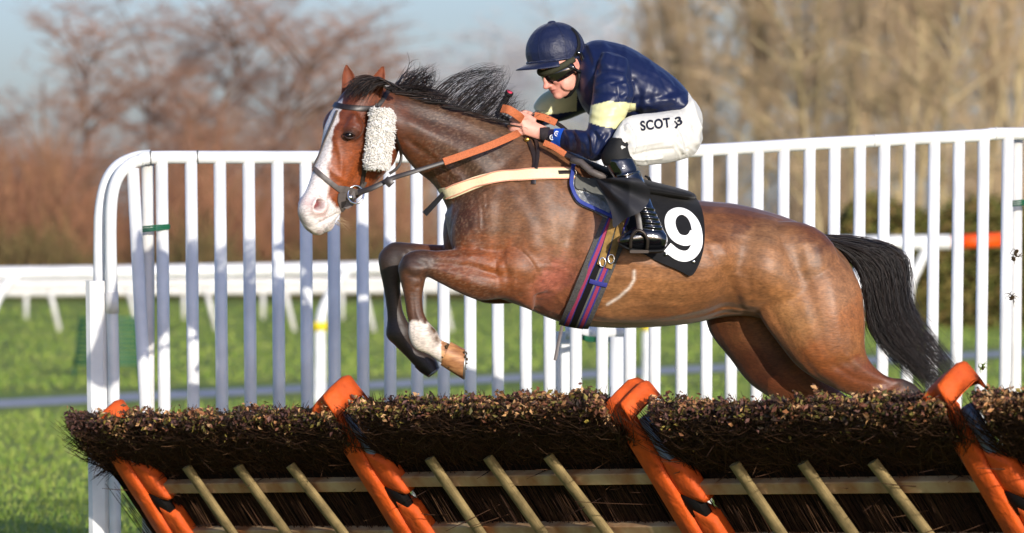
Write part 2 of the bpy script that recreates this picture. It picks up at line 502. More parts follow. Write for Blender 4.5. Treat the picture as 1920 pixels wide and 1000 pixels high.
thicket('undergrowth', -120, 2040, 140, 150, 2.3, 6000, MT['twig_dark'], 'dark brown undergrowth at the foot of the bare trees', .5, .03)

thicket('thicket', -1700, -110, 146, 178, 6.5, 7000, MT['scrub_red'], 'reddish bare scrub carrying on beyond the left edge', .25)
thicket('thicket', 2020, 3600, 150, 185, 9.5, 7000, MT['twig_olive'], 'olive bare scrub carrying on beyond the right edge', .15)
# hedge on the right
mat('hedge_leaf', (.1, .12, .03), .8, .25, island=[srgb(88, 92, 40), srgb(112, 104, 52), srgb(70, 82, 32), srgb(128, 110, 60), srgb(96, 72, 44)])
mat('hedge_core', srgb(48, 44, 26), .95, .1, noise=(4, .4))
hr = empty('hedge', P(1720, 615, 94), 'clipped green brown hedge on the right behind the orange tipped rail', 'hedge')
mb = MB(); V = []; Fc = []
hx0, hx1 = (1490 - 960) / F * 94, (2080 - 960) / F * 94
for i in range(15000):
    x = random.uniform(hx0, hx1); a = random.random()
    top = 2.3 * (.94 + .06 * math.sin(x * 3)) * min(1, .35 + (x - hx0) / 1.6)
    t = random.random()
    if t < .7: y = 93.4 + random.gauss(0, .12); z = random.uniform(.0, top)
    else: y = random.uniform(93.4, 95.2); z = top + random.gauss(0, .09)
    s = random.uniform(.04, .09)
    n_ = Vector((random.gauss(0, 1), random.gauss(-.6, 1), random.gauss(.3, 1))).normalized()
    b = n_.orthogonal().normalized() * s; c = n_.cross(b)
    k = len(V); p = Vector((x, y, z)); V += [p - b, p - c * .6, p + b, p + c * .6]; Fc.append((k, k + 1, k + 2, k + 3))
link('foliage', mesh('foliage', V, Fc, False), MT['hedge_leaf'], hr)
mb.box((((hx0 + hx1) / 2) + .4, 94.3, 1.02), ((hx1 - hx0) / 2 - .6, 0, 0), (0, .8, 0), (0, 0, 1.03))
mb.build('core', MT['hedge_core'], hr, False)

# ------------------------------------------------------------------ far rails
mat('white_plastic', (.8, .8, .78), .4, .5, noise=(5, .2), bump=(30, .08, .003))
mat('white_aged', (.72, .7, .65), .5, .4, noise=(8, .18), bump=(40, .1, .003))
mat('orange_plastic', srgb(240, 84, 16), .4, .5, noise=(6, .1))
mat('yellow_tape', srgb(225, 200, 40), .5, .4)
rr = empty('running_rail', P(600, 755, 49.5), 'thick white running rail on swan neck legs beyond the wing fence', 'rail')
MB().tube([P(-900, 526, 49.5), P(-150, 515, 49.5), P(200, 511, 49.6), P(700, 503, 49.7), P(1060, 498, 49.8)], .071, 14).build('rail', MT['white_plastic'], rr)
for u0 in (-640, -20, 600, 1215):
    v0 = 511 - (u0 + 20) * .013
    q = crom(np.array([(u0 - 3, 762), (u0, 690), (u0, 615), (u0 + 8, 575), (u0 + 28, 540), (u0 + 52, v0 + 4)], float), 4)
    l_ = MB().tube([P(a, b, 49.5) for a, b in q], [.068 - .022 * i / (len(q) - 1) for i in range(len(q))], 12).build('leg', MT['white_plastic'], rr)
    MB().tube([P(u0, 604, 49.5), P(u0, 620, 49.5)], .076, 14).build('band', MT['yellow_tape'], l_)
for (yv, d, r, legs, slant, lab) in ((534, 90, .085, [101, 249, 395, 541, 690, 836], 18, 'far white rail on slanted legs directly below the thick running rail'),
                                     (549, 104, .085, [49, 197, 345, 493, 641, 790], 0, 'farthest low white rail on short straight legs')):
    o = empty('running_rail', P(345, 596, d), lab, 'rail')
    MB().tube([P(-900, yv + 9, d), P(-200, yv + 2, d), P(1100, yv - 10, d)], r, 10).build('rail', MT['white_aged'], o)
    for u in legs:
        bz = Vector(((u + slant * .6 - 960) / F * d, d, 0)); tp = P(u - slant * .6, yv - u * .008, d)
        MB().tube([bz, tp], .045, 8).build('leg', MT['white_aged'], o)
o = empty('low_rail', P(1740, 600, 50), 'low white rail with a bright orange end, left of the hedge end', 'rail')
MB().tube([P(1560, 456, 50), P(1783, 454, 50)], .072, 14).build('rail', MT['white_plastic'], o)
MB().tube([P(1783.3, 454, 50), P(1878, 450, 50)], .0735, 14).build('rail_end', MT['orange_plastic'], o)
q = crom(np.array([(1700, 762), (1700, 620), (1706, 540), (1722, 500), (1740, 462)], float), 4)
MB().tube([P(a, b, 50) for a, b in q], .05, 10).build('leg', MT['white_plastic'], o)

# green slatted bench back beyond the fence
mat('green_paint', srgb(44, 92, 62), .5, .4, noise=(5, .2))
o = empty('slatted_bench', P(200, 700, 60), 'dark green slatted bench seen through the left end of the white fence', 'bench')
for i in range(11):
    f = i / 10; v = 597 + 86 * f; ua = 153 - 12 * f; ub = 254 + 4 * f; dd_ = 60 - .25 * f
    a, b = P(ua, v, dd_), P(ub, v, dd_)
    MB().rbox((a + b) / 2, Vector((0, .012, 0)), Vector((0, 0, .019)), (b - a) / 2, .004).build('slat', MT['green_paint'], o)
for ua, ub in ((151, 139), (256, 260)):
    p0, p1 = P(ua, 594, 60.06), P(ub, 690, 59.82)
    MB().tube([p0, p1], .018, 6).build('frame', MT['green_paint'], o)
    MB().tube([p1, Vector((p1.x, p1.y, 0))], .018, 6).build('leg', MT['green_paint'], o)

# ------------------------------------------------------------------ the white wing fence
def fd(u): return 22.4 + (u - 205) / 1715 * 1.3
fence = empty('wing_fence', P(960, 1000, fd(960)), 'tall white plastic picket wing fence with curved left end, behind the jumping horse', 'fence')
fence.location.z = 0; bpy.context.view_layer.update()
rp = crom(np.array([(262, 301), (285, 295.5), (420, 295), (600, 295), (800, 293), (1000, 290), (1150, 287.5), (1310, 282.5), (1500, 271.5), (1700, 261), (1840, 254), (1868, 251), (1990, 251)], float), 3)
MB().tube([P(a, b, fd(a)) for a, b in rp], .0292, 16).build('top_rail', MT['white_plastic'], fence)
q = crom(np.array([(266, 300), (247, 306), (226, 325), (213, 355), (208, 400), (208, 480), (210, 560), (213, 700), (216, 1000), (218, 1180)], float), 4)
MB().tube([P(a, b, fd(a)) for a, b in q], .0265, 14).build('hoop', MT['white_plastic'], fence)
MB().tube([P(209.6, 548, fd(209)), P(211, 588, fd(211))], .0295, 14).build('sleeve', MT['white_aged'], fence)
q = crom(np.array([(282, 292), (255, 295), (222, 310), (200, 340), (188.5, 390), (186, 450), (186, 532)], float), 4)
MB().tube([P(a, b, fd(a) + .075) for a, b in q], .0262, 14).build('hoop', MT['white_plastic'], fence)
mb = MB(); a, b = P(181, 527, fd(180) + .07), P(190, 1180, fd(180) + .07)
mb.rbox((a + b) / 2, Vector((.047, 0, 0)), Vector((0, .05, 0)), (b - a) / 2, .02)
mb.build('end_post', MT['white_plastic'], fence, auto=40)
PK = [303, 358, 412, 466, 520, 573, 625, 679, 730, 781, 831, 881, 933, 985.5, 1030.5, 1080, 1129.5, 1182, 1228.5, 1279, 1326, 1372.5, 1421, 1469.5, 1518, 1565, 1612.5, 1658, 1705, 1752, 1798, 1844.5, 1890]
for u in PK:
    yt = np.interp(u, rp[:, 0], rp[:, 1]) + 9
    lean = np.interp(u, [250, 700, 1200, 1890], [5, 2, -1, -5])
    d = fd(u)
    ub = u + lean * (1190 - yt) / 450
    MB().tube([P(u, yt, d), Vector(((ub - 960) / F * d, d, gz(0, 24) - .02))], .0285, 14).build('picket', MT['white_plastic'], fence)
for u in (283, 371, 985, 1640, 1868):
    y_ = float(np.interp(u, rp[:, 0], rp[:, 1])); MB().tube([P(u - 1.6, y_, fd(u)), P(u + 1.6, y_ - .1, fd(u))], .0312, 16).build('joint_ring', MT['white_aged'] if u > 400 else mat('joint_grey%d' % u, srgb(96, 96, 92), .6, .3), fence)
d = fd(255)
MB().tube([P(249, 316, d), P(275, 800, d), P(295, 1180, d)], .0285, 14).build('picket', MT['white_plastic'], fence)
MB().tube([P(277, 308, d + .08), P(279, 1180, d + .08)], .029, 14).build('support_pole', MT['white_aged'], fence)
MB().tube([P(1906, 262, fd(1906) + .09), P(1901, 1180, fd(1906) + .09)], .029, 14).build('support_pole', MT['white_aged'], fence)
mat('green_twine', srgb(30, 96, 66), .7, .3)
for (ua, va, ub, vb, d) in ((267, 430, 316, 425, fd(290)), (1898, 382, 1945, 378, fd(1900)),):
    mb = MB()
    for k in range(3):
        mb.tube([P(ua, va + 4 * k - 4, d - .02), P((ua + ub) / 2, va + 4 * k - 6.5, d - .042), P(ub, vb + 3.2 * k - 3, d - .02), P(ub + 2, vb + 2.5 * k - 2, d + .03), P(ua, va + 4 * k - 4, d + .11)], .0045, 6)
    mb.build('twine_tie', MT['green_twine'], fence)
# stub of low guard rail behind the fence, under the belly
o = empty('guard_rail', P(1110, 1000, 24.2), 'low white guard rail stub behind the fence, under the belly of the horse', 'rail'); o.location.z = 0
MB().tube([P(1060, 624, 24.2), P(1172, 622, 24.2)], .034, 14).build('rail', MT['white_plastic'], o)
mb = MB(); a, b = P(1056, 622, 24.32), P(1054, 1150, 24.32)
mb.rbox((a + b) / 2, Vector((.04, 0, 0)), Vector((0, .03, 0)), (b - a) / 2, .01); mb.build('post', MT['white_plastic'], o, auto=40)
mb = MB().tube([P(1157, 632, 24.1), P(1156, 1150, 24.1)], .037, 16); mb.build('post', MT['white_plastic'], o)
mb = MB()
for k in range(3): mb.tube([P(1082, 627 + 3 * k, 23.9), P(1105, 633 + 3.5 * k, 24.12), P(1142, 634 + 3 * k, 24.05)], .005, 6)
mb.build('twine_tie', MT['green_twine'], o)
# ------------------------------------------------------------------ the horse
horse = empty('horse', P(1200, 612, 20), 'bay racehorse with a white blaze jumping over the hurdles', 'horse')
TRUNK = [(850, 372, 843, 450, .10, 0), (884, 330, 870, 520, .18, 0), (930, 285, 922, 553, .215, 0), (1000, 255, 985, 578, .235, 0),
         (1070, 283, 1050, 604, .26, 0), (1140, 318, 1120, 614, .29, 0), (1220, 350, 1200, 615, .305, 0), (1300, 374, 1290, 608, .30, 0),
         (1370, 381, 1365, 594, .28, 0), (1430, 394, 1430, 598, .275, 0), (1490, 414, 1500, 640, .26, 0), (1543, 440, 1560, 650, .225, 0),
         (1588, 486, 1598, 645, .16, 0), (1611, 540, 1614, 622, .08, 0)]
NECK = [(684, 166, 735, 256, .07, .02), (730, 170, 748, 280, .075, .02), (790, 183, 778, 318, .085, .01), (850, 198, 815, 350, .10, 0),
        (915, 219, 842, 402, .125, 0), (980, 243, 855, 465, .155, 0), (1050, 274, 905, 525, .19, 0)]
FORE_N = [(985, 440, 1000, 585, .10, .12), (938, 458, 950, 562, .09, .14), (888, 464, 900, 564, .075, .15), (845, 468, 860, 549, .062, .15), (815, 470, 826, 532, .05, .15),
          (788, 468, 803, 520, .047, .15), (763, 475, 797, 521, .047, .15), (747, 498, 798, 524, .044, .15), (750, 526, 795, 538, .036, .15), (757, 552, 792, 560, .029, .15),
          (762, 585, 795, 586, .027, .15), (766, 606, 804, 604, .029, .15), (766, 630, 820, 622, .040, .15), (778, 654, 825, 636, .034, .15), (803, 665, 833, 640, .029, .15),
          (822, 678, 842, 644, .038, .15), (838, 688, 850, 648, .044, .15), (856, 700, 862, 652, .046, .15)]
FORE_F = [(960, 455, 960, 570, .08, -.12), (905, 460, 905, 568, .075, -.14), (850, 460, 858, 542, .06, -.15), (800, 458, 812, 522, .05, -.15),
          (762, 455, 776, 510, .048, -.15), (734, 455, 763, 513, .047, -.15), (711, 476, 756, 518, .044, -.15), (711, 502, 751, 532, .036, -.15), (718, 535, 752, 552, .029, -.15),
          (724, 572, 755, 580, .027, -.15), (726, 600, 763, 600, .029, -.15), (724, 630, 772, 618, .039, -.15), (740, 648, 774, 645, .034, -.15), (760, 668, 786, 654, .030, -.15),
          (775, 684, 805, 664, .038, -.15), (788, 696, 818, 676, .044, -.15), (796, 700, 818, 684, .04, -.15)]
HIND_N = [(1395, 440, 1545, 445, .10, .10), (1402, 520, 1608, 525, .125, .125), (1424, 592, 1621, 590, .13, .14), (1458, 642, 1622, 650, .115, .15), (1498, 690, 1634, 681, .09, .15),
          (1550, 722, 1664, 706, .066, .15), (1606, 748, 1702, 714, .05, .15), (1652, 778, 1726, 733, .047, .15), (1688, 800, 1734, 768, .036, .15),
          (1727, 855, 1764, 832, .029, .15), (1756, 893, 1800, 866, .035, .15), (1790, 920, 1822, 898, .031, .15), (1815, 948, 1852, 920, .045, .15), (1838, 982, 1888, 948, .052, .15)]
HIND_F = [(1318, 565, 1470, 560, .11, -.12), (1330, 622, 1518, 640, .115, -.15), (1368, 672, 1538, 690, .10, -.15), (1406, 720, 1558, 718, .085, -.15), (1462, 758, 1586, 742, .066, -.15),
          (1518, 800, 1626, 764, .05, -.15), (1568, 832, 1652, 786, .047, -.15), (1602, 856, 1656, 826, .036, -.15), (1640, 908, 1680, 886, .029, -.15), (1668, 946, 1712, 920, .035, -.15),
          (1700, 974, 1734, 952, .031, -.15), (1726, 1000, 1764, 974, .045, -.15), (1750, 1034, 1800, 1002, .052, -.15)]
PHI = R(34)
HO = np.array(P(694, 178, 19.86))
ha = np.array((-.40, -.15, -.918)); ha /= np.linalg.norm(ha)
hf0 = np.array((-.918, 0, .40)); hf0 -= ha * (hf0 @ ha); hf0 /= np.linalg.norm(hf0)
hs0 = np.cross(hf0, ha)
if hs0[1] > 0: hs0 = -hs0
hf = math.cos(PHI) * hf0 + math.sin(PHI) * hs0
hs = math.cos(PHI) * hs0 - math.sin(PHI) * hf0
def HP(t, f, s): return HO + ha * t + hf * f + hs * s
HEAD = [(-.045, -.02, .06, .06), (-.01, -.02, .095, .085), (.04, -.02, .122, .098), (.1, -.034, .148, .104), (.16, -.044, .162, .108), (.21, -.05, .164, .106), (.27, -.05, .148, .094), (.33, -.038, .132, .083),
        (.39, -.022, .112, .068), (.45, -.006, .092, .057), (.5, .004, .086, .059), (.54, .006, .078, .058), (.57, -.002, .060, .050), (.594, -.012, .034, .032)]
def head_loft():
    rings = []
    th = np.arange(28) / 28 * 2 * math.pi
    for t, fc, hd, hw in crom(HEAD, 3):
        c, s = np.cos(th), np.sin(th)
        cc = np.sign(c) * abs(c) ** .9; ss = np.sign(s) * abs(s) ** .82
        k = 1 - .34 * (1 - c) / 2 * np.clip((.45 - t) / .2, 0, 1) - .12 * (1 + c) / 2 * np.clip((t - .2) / .2, 0, 1)
        rings.append(HO + ha * t + np.outer(fc + hd * cc, hf) + np.outer(hw * ss * k, hs))
    return ring_loft(rings, .3)
HM = Matrix((hf, hs, ha)).transposed()      # columns: front, side, axis
parts = [pair_loft(TRUNK, 4, 30), pair_loft(NECK, 4, 26), pair_loft(FORE_N), pair_loft(FORE_F), pair_loft(HIND_N), pair_loft(HIND_F), head_loft()]
for sg in (1, -1):
    parts.append(ell(HP(.165, .055, .086 * sg), (.036, .03, .045), HM))          # orbit
    parts.append(ell(HP(.155, .075, .075 * sg), (.022, .03, .05), HM))           # brow
    parts.append(ell(HP(.19, -.11, .058 * sg), (.085, .035, .10), HM))           # cheek
    parts.append(ell(HP(.50, .035, .042 * sg), (.038, .03, .042), HM))           # nostril wing
parts.append(ell(HP(.535, -.055, 0), (.034, .036, .04), HM))                     # chin
# muscles
for (u, v, w, ru, rv, rw) in [(1005, 430, .17, 80, 120, .07), (965, 500, .15, 55, 55, .085), (890, 440, .10, 45, 75, .09), (870, 440, -.10, 40, 75, .09),
                              (1180, 480, .1, 160, 110, .185), (1480, 500, .13, 95, 85, .13), (1560, 570, .12, 55, 90, .11)]:
    parts.append(ell(P(u, v, dm_horse(u) - w), (ru / 470, rw, rv / 470)))
hme = fuse('body', parts, .0062, 6)
sc = Sculpt(hme)
for a in [  # shoulder, neck, trunk, quarters: broad muscle forms
        (960, 330, 60, 14, -.008, 58), (1075, 430, 18, 90, -.012, 12), (1010, 440, 45, 95, .010, 15), (935, 415, 16, 80, -.007, 5),
        (985, 515, 50, 26, .010, 20), (920, 512, 60, 9, -.007, 8), (1040, 545, 60, 16, -.008, -40), (1100, 500, 22, 80, .006, 10),
        (1380, 520, 22, 90, -.022, 18), (1350, 430, 50, 22, -.012, 20), (1450, 420, 60, 22, .008, 25), (1505, 520, 16, 90, -.007, -22),
        (1560, 560, 40, 80, .010, -12), (1440, 520, 26, 60, .010, 12), (1455, 600, 14, 60, -.007, -28), (1540, 690, 60, 20, .008, 35),
        (850, 240, 90, 12, -.006, 18), (820, 270, 70, 16, .007, 30), (880, 330, 60, 12, -.006, 45), (790, 300, 14, 40, -.006, -20), (900, 280, 70, 20, .006, 25),
        (1200, 590, 120, 14, .006, 0), (1330, 590, 70, 9, -.006, -5)]:
    a = list(a); a[4] *= 1.3; a[2] *= 1.1; a[3] *= 1.1; sc.blob(*a)
for k in range(6):
    sc.line([(1165 + k * 32, 440), (1150 + k * 32, 510), (1155 + k * 32, 570)], 9, -.0009)
    sc.blob(1190 + k * 30, 500, 30, 70, .001, 10)
sc.line([(938, 520), (890, 500), (850, 496), (815, 492)], 7, -.006)
sc.line([(905, 480), (860, 482), (820, 486)], 8, .004); sc.line([(930, 545), (880, 530), (840, 515)], 9, .005)
sc.line([(1005, 585), (1040, 560), (1060, 525), (1085, 480)], 7, -.004)
sc.line([(1500, 690), (1560, 685), (1625, 665)], 10, -.004)
sc.line([(1640, 740), (1690, 715)], 9, .006)
sc.line([(782, 540), (786, 580), (796, 605)], 5, -.005)
# veins, skin folds, tendons
for path, w, a in [([(985, 470), (1010, 500), (1030, 540), (1060, 575)], 3, .0035), ([(1010, 500), (1040, 500), (1075, 520)], 2.6, .003), ([(1120, 590), (1180, 598), (1260, 592), (1320, 578)], 3, .0035), ([(1150, 580), (1210, 570), (1270, 572)], 2.4, .0025),
                   ([(900, 470), (870, 490), (840, 500), (810, 505)], 2.6, .003), ([(880, 520), (850, 510), (822, 512)], 2.4, .003), ([(945, 470), (930, 500), (935, 530)], 4, -.006), ([(975, 560), (955, 540), (950, 510)], 5, -.005), ([(985, 570), (965, 552), (962, 525)], 3, .004),
                   ([(1335, 470), (1362, 520), (1385, 570)], 5, -.006), ([(1350, 455), (1380, 510), (1400, 575)], 5, .005), ([(1395, 585), (1410, 560), (1405, 520)], 4, -.004),
                   ([(1500, 660), (1530, 700), (1560, 722)], 4, -.005), ([(1590, 670), (1630, 700), (1680, 715)], 4, .005), ([(1570, 690), (1610, 712), (1660, 722)], 4, -.005),
                   ([(1480, 440), (1500, 500), (1492, 560), (1470, 610)], 10, -.005), ([(1570, 500), (1590, 560), (1590, 620)], 9, -.003), ([(1545, 470), (1560, 520), (1556, 590)], 12, .003),
                   ([(760, 200), (820, 220), (880, 250), (930, 290)], 7, -.005), ([(770, 230), (830, 262), (890, 300), (930, 350)], 7, .006), ([(765, 262), (815, 300), (850, 340)], 5, -.006), ([(775, 262), (820, 296), (862, 345)], 3, .004),
                   ([(880, 350), (905, 400), (900, 450)], 8, -.008), ([(950, 340), (985, 400), (1000, 460)], 8, .006), ([(1060, 350), (1050, 400), (1062, 450)], 8, -.006),
                   ([(756, 478), (766, 500), (792, 506)], 5, .006), ([(768, 474), (782, 490), (796, 494)], 3.5, -.005), ([(762, 514), (776, 520), (792, 522)], 3, -.004), ([(758, 545), (764, 590), (770, 620)], 3, .003), ([(784, 545), (788, 585), (800, 610)], 3, .004), ([(774, 548), (777, 588), (785, 612)], 2.5, -.004)]:
    sc.line(path, w * 1.6, a * .75)
rf = random.Random(77)
for k in range(26):      # fine skin folds behind the elbow, at the flank and on the throat
    cx_, cy_, an, ln = rf.choice([(1040, 535, -50, 44), (1020, 560, -40, 40), (1385, 560, 70, 40), (800, 300, 55, 40), (850, 345, 60, 40), (905, 395, 85, 50), (945, 500, 80, 36)])
    x0, y0 = cx_ + rf.gauss(0, 14), cy_ + rf.gauss(0, 12); a_ = R(an + rf.gauss(0, 8)); ln *= rf.uniform(.6, 1.1)
    sc.line([(x0 - math.cos(a_) * ln / 2, y0 - math.sin(a_) * ln / 2), (x0 + rf.gauss(0, 3), y0 + rf.gauss(0, 3)), (x0 + math.cos(a_) * ln / 2, y0 + math.sin(a_) * ln / 2)], 2.2, rf.choice((-1, 1)) * .0022)
headm = ((sc.u < 765) & (sc.v < 450)).astype(float)
for a in [(690, 300, 12, 40, .004, -10), (668, 330, 9, 60, -.003, 25), (630, 300, 14, 50, -.005, 18), (640, 350, 40, 6, .003, -58), (715, 300, 30, 35, .005, 0), (655, 228, 30, 12, -.006, 0), (700, 240, 14, 20, -.004, 0)]:
    sc.blob(*a, sel=headm)
sc.line([(618, 318), (640, 335), (668, 345)], 5, .004, headm)
for path, w, a in [([(632, 270), (640, 300), (640, 330)], 5, .004), ([(700, 262), (716, 290), (712, 320)], 6, .005), ([(640, 238), (660, 236), (676, 246)], 4, .004), ([(612, 330), (606, 360), (596, 385)], 4, -.004), ([(660, 290), (676, 310), (682, 335)], 2.5, .0025), ([(620, 372), (612, 390), (604, 410)], 4, .003)]: sc.line(path, w, a, headm)
sc.line([(598, 420), (615, 412), (634, 402)], 2.6, -.010, headm)
sc.apply()
# nostrils
nos = [HP(.497, .048, .064), HP(.497, .048, -.064)]
loc = (sc.co - HO); T_, F_, S_ = loc @ ha, loc @ hf, loc @ hs
hsel = (T_ < .66) & (abs(F_) < .24) & (abs(S_) < .16) & (sc.u < 770) & (sc.v < 445)
for sg in (1, -1):
    e = np.exp(-((T_ - .495 - .3 * (F_ - .045)) / .022) ** 4 - ((F_ - .045) / .0145) ** 4) * (S_ * sg > .01) * hsel
    rim = np.exp(-((np.hypot((T_ - .495) / 1.25, F_ - .045) - .027) / .010) ** 2) * (S_ * sg > .01) * hsel
    sc.co = sc.co - np.outer(e, hs * sg) * .04 + np.outer(rim, hs * sg) * .0025
    # eye socket
    e2 = np.exp(-((T_ - .170) / .020) ** 2 - ((F_ - .058) / .015) ** 2) * (S_ * sg > .03) * hsel
    sc.co = sc.co - np.outer(e2, hs * sg) * .004
    for ft, off in ((.146, .003),):
        r2 = np.exp(-((T_ - ft) / .007) ** 2 - ((F_ - .058) / .03) ** 2) * (S_ * sg > .03) * hsel
        sc.co = sc.co + np.outer(r2, hs * sg) * off
set_co(hme, sc.co); sc.refresh()
u, v, co = sc.u, sc.v, sc.co
# coat colours by place on the animal
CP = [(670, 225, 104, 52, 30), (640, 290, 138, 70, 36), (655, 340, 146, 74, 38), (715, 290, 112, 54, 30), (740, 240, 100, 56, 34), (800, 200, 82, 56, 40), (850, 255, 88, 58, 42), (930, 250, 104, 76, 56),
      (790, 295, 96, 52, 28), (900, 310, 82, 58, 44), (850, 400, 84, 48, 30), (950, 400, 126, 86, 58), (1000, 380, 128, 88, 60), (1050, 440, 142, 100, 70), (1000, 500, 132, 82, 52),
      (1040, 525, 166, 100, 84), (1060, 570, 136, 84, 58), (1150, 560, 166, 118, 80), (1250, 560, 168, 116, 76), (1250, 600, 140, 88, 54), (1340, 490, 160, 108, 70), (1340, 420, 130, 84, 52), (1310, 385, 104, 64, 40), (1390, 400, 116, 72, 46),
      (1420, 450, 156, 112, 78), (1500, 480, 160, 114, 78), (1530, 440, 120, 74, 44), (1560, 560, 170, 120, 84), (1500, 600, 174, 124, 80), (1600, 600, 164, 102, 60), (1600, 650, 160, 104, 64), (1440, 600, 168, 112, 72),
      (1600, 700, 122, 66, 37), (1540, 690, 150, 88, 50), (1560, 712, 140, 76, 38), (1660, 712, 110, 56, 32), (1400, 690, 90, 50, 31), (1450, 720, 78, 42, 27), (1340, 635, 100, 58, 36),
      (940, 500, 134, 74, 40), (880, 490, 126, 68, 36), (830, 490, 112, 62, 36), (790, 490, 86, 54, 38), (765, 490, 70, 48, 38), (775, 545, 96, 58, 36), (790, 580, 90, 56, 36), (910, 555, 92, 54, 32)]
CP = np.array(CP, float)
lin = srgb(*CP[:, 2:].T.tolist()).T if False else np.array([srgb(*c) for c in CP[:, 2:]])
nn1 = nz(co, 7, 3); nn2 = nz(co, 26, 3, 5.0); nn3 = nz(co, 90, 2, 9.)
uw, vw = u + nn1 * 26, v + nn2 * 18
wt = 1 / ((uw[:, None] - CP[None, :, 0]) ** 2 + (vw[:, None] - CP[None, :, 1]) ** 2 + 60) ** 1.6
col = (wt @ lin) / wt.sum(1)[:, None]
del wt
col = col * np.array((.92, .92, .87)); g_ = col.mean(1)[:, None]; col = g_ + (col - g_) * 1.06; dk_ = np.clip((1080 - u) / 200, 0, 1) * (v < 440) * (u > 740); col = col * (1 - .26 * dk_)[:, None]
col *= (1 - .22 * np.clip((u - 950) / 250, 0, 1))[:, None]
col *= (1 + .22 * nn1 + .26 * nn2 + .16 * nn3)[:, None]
# sweat-matted streaks on neck and shoulder
st = nz(co * np.array((1.3, 1, 3.2)), 75, 2, 3.)
k = np.clip((1060 - u) / 200, 0, 1) * np.clip((u - 760) / 60, 0, 1) * np.clip((st - .12) * 4, 0, 1) * (v > 185) * (v < 560)
col = col * (1 - .2 * k[:, None]) + srgb(176, 146, 118) * (.2 * k[:, None])
def mixc(m, c):
    global col
    m = np.clip(m, 0, 1)[:, None]; col = col * (1 - m) + np.asarray(c) * m
sm = lambda x, a, b: np.clip((x - a) / (b - a), 0, 1)
far = co[:, 1] > dm_horse(u) + .015
black = srgb(54, 40, 32)
# far foreleg: black from the knee down
fl = far & (u < 850) & (v > 440)
mixc(fl * np.maximum(sm(uw, 800, 745), sm(v, 505, 530)), black)
# near foreleg knee and cannon
nl = (~far) & (u < 830) & (v > 455)
mixc(nl * .85 * np.exp(-((uw - 764) / 28) ** 2 - ((vw - 492) / 28) ** 2), srgb(36, 25, 21))
mixc(nl * .35 * sm(vw, 515, 560), srgb(60, 36, 26))
mixc(nl * sm(vw, 596, 606), srgb(226, 212, 198))                                   # white sock
mixc(nl * np.exp(-((uw - 819) / 9) ** 2 - ((vw - 626) / 17) ** 2) * 1.2, srgb(96, 72, 48))
mixc((~far) & (u > 828) & (u < 885) & (v > 620), srgb(214, 160, 110))              # striped hoof
mixc(((~far) & (u > 828) & (u < 885) & (v > 620)) * np.clip(nn2 * 2.2 + .1, 0, .8), srgb(150, 88, 48))
mixc((~far) * np.exp(-((u - 842) / 8) ** 2 - ((v - 648) / 12) ** 2), srgb(110, 84, 60))
mixc(nl * sm(u, 858, 868), srgb(60, 46, 36))
# hind hocks
# darker gaskin below the clip line
mixc(.6 * ((u > 1440) & (v > 640)) * sm(vw - (-.16 * (u - 1540) + 697), -3, 4), srgb(116, 62, 34))
mixc(sm(u + (720 - v) * .9 + nn2 * 10, 1668, 1694) * (v > 680), black)
# dorsal darkening of the coat along croup
mixc(.5 * np.exp(-((v - np.interp(u, [1300, 1370, 1430, 1490, 1545], [374, 381, 394, 414, 442])) / 16) ** 2) * (u > 1290) * (u < 1560), srgb(92, 52, 32))
# white drawn mark of sweat behind the girth
mixc(.9 * (~far) * np.exp(-(dist_poly(u, v, [(1139, 571), (1160, 558), (1180, 540), (1189, 525), (1189, 509)]) / 2.6) ** 2), srgb(230, 214, 196))
# head markings in head coordinates
loc = (co - HO); T_, F_, S_ = loc @ ha, loc @ hf, loc @ hs
hsel = ((T_ < .68) & (abs(F_) < .24) & (abs(S_) < .17) & (u < 765) & (v < 445)).astype(float)
half = np.interp(T_, [.07, .10, .17, .25, .35, .44, .5], [0.0, .026, .036, .040, .050, .062, .09]) + nn2 * .008
front = F_ - np.interp(T_, [0, .2, .4, .5], [.03, .04, .03, .0])
blaze = sm(half - np.abs(S_ + .004), -.004, .004) * sm(front, 0, .015) * (T_ > .065)
muz = sm(T_ + .16 * np.clip(F_, -.05, .08) + nn2 * .012, .452, .466)
white = np.maximum(blaze, muz) * hsel
mixc(white, srgb(232, 222, 216))
mixc(hsel * muz * np.clip(.55 + nn1 * 1.6, 0, .9) * sm(T_, .46, .51), srgb(226, 168, 158))
for sg in (1, -1):
    d2 = np.hypot((T_ - .495 - .3 * (F_ - .045)) / 1.5, F_ - .045)
    mixc(hsel * (S_ * sg > .01) * np.exp(-(d2 / .0155) ** 4), srgb(112, 30, 34))
    mixc(.35 * hsel * (S_ * sg > .01) * np.exp(-((d2 - .026) / .008) ** 2), srgb(232, 178, 168))
    pass
mixc(.75 * hsel * (~far) * np.exp(-(np.hypot((u - 656) / 19, (v - 255) / 13)) ** 4), srgb(52, 30, 24))
for sg in ():
    pass
mixc(.6 * hsel * sm(T_, .53, .58) * np.clip(.4 + nn2 * 3, 0, 1), srgb(150, 126, 122))
mixc(.7 * hsel * np.exp(-((T_ - .56) / .03) ** 2) * sm(-F_, .0, .03) * np.clip(nn1 + .5, 0, 1), srgb(150, 120, 112))
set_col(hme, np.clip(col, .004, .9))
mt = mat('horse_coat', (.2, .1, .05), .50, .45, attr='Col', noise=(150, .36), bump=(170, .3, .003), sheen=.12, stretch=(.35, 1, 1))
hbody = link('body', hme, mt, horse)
HB = bvh(hme)
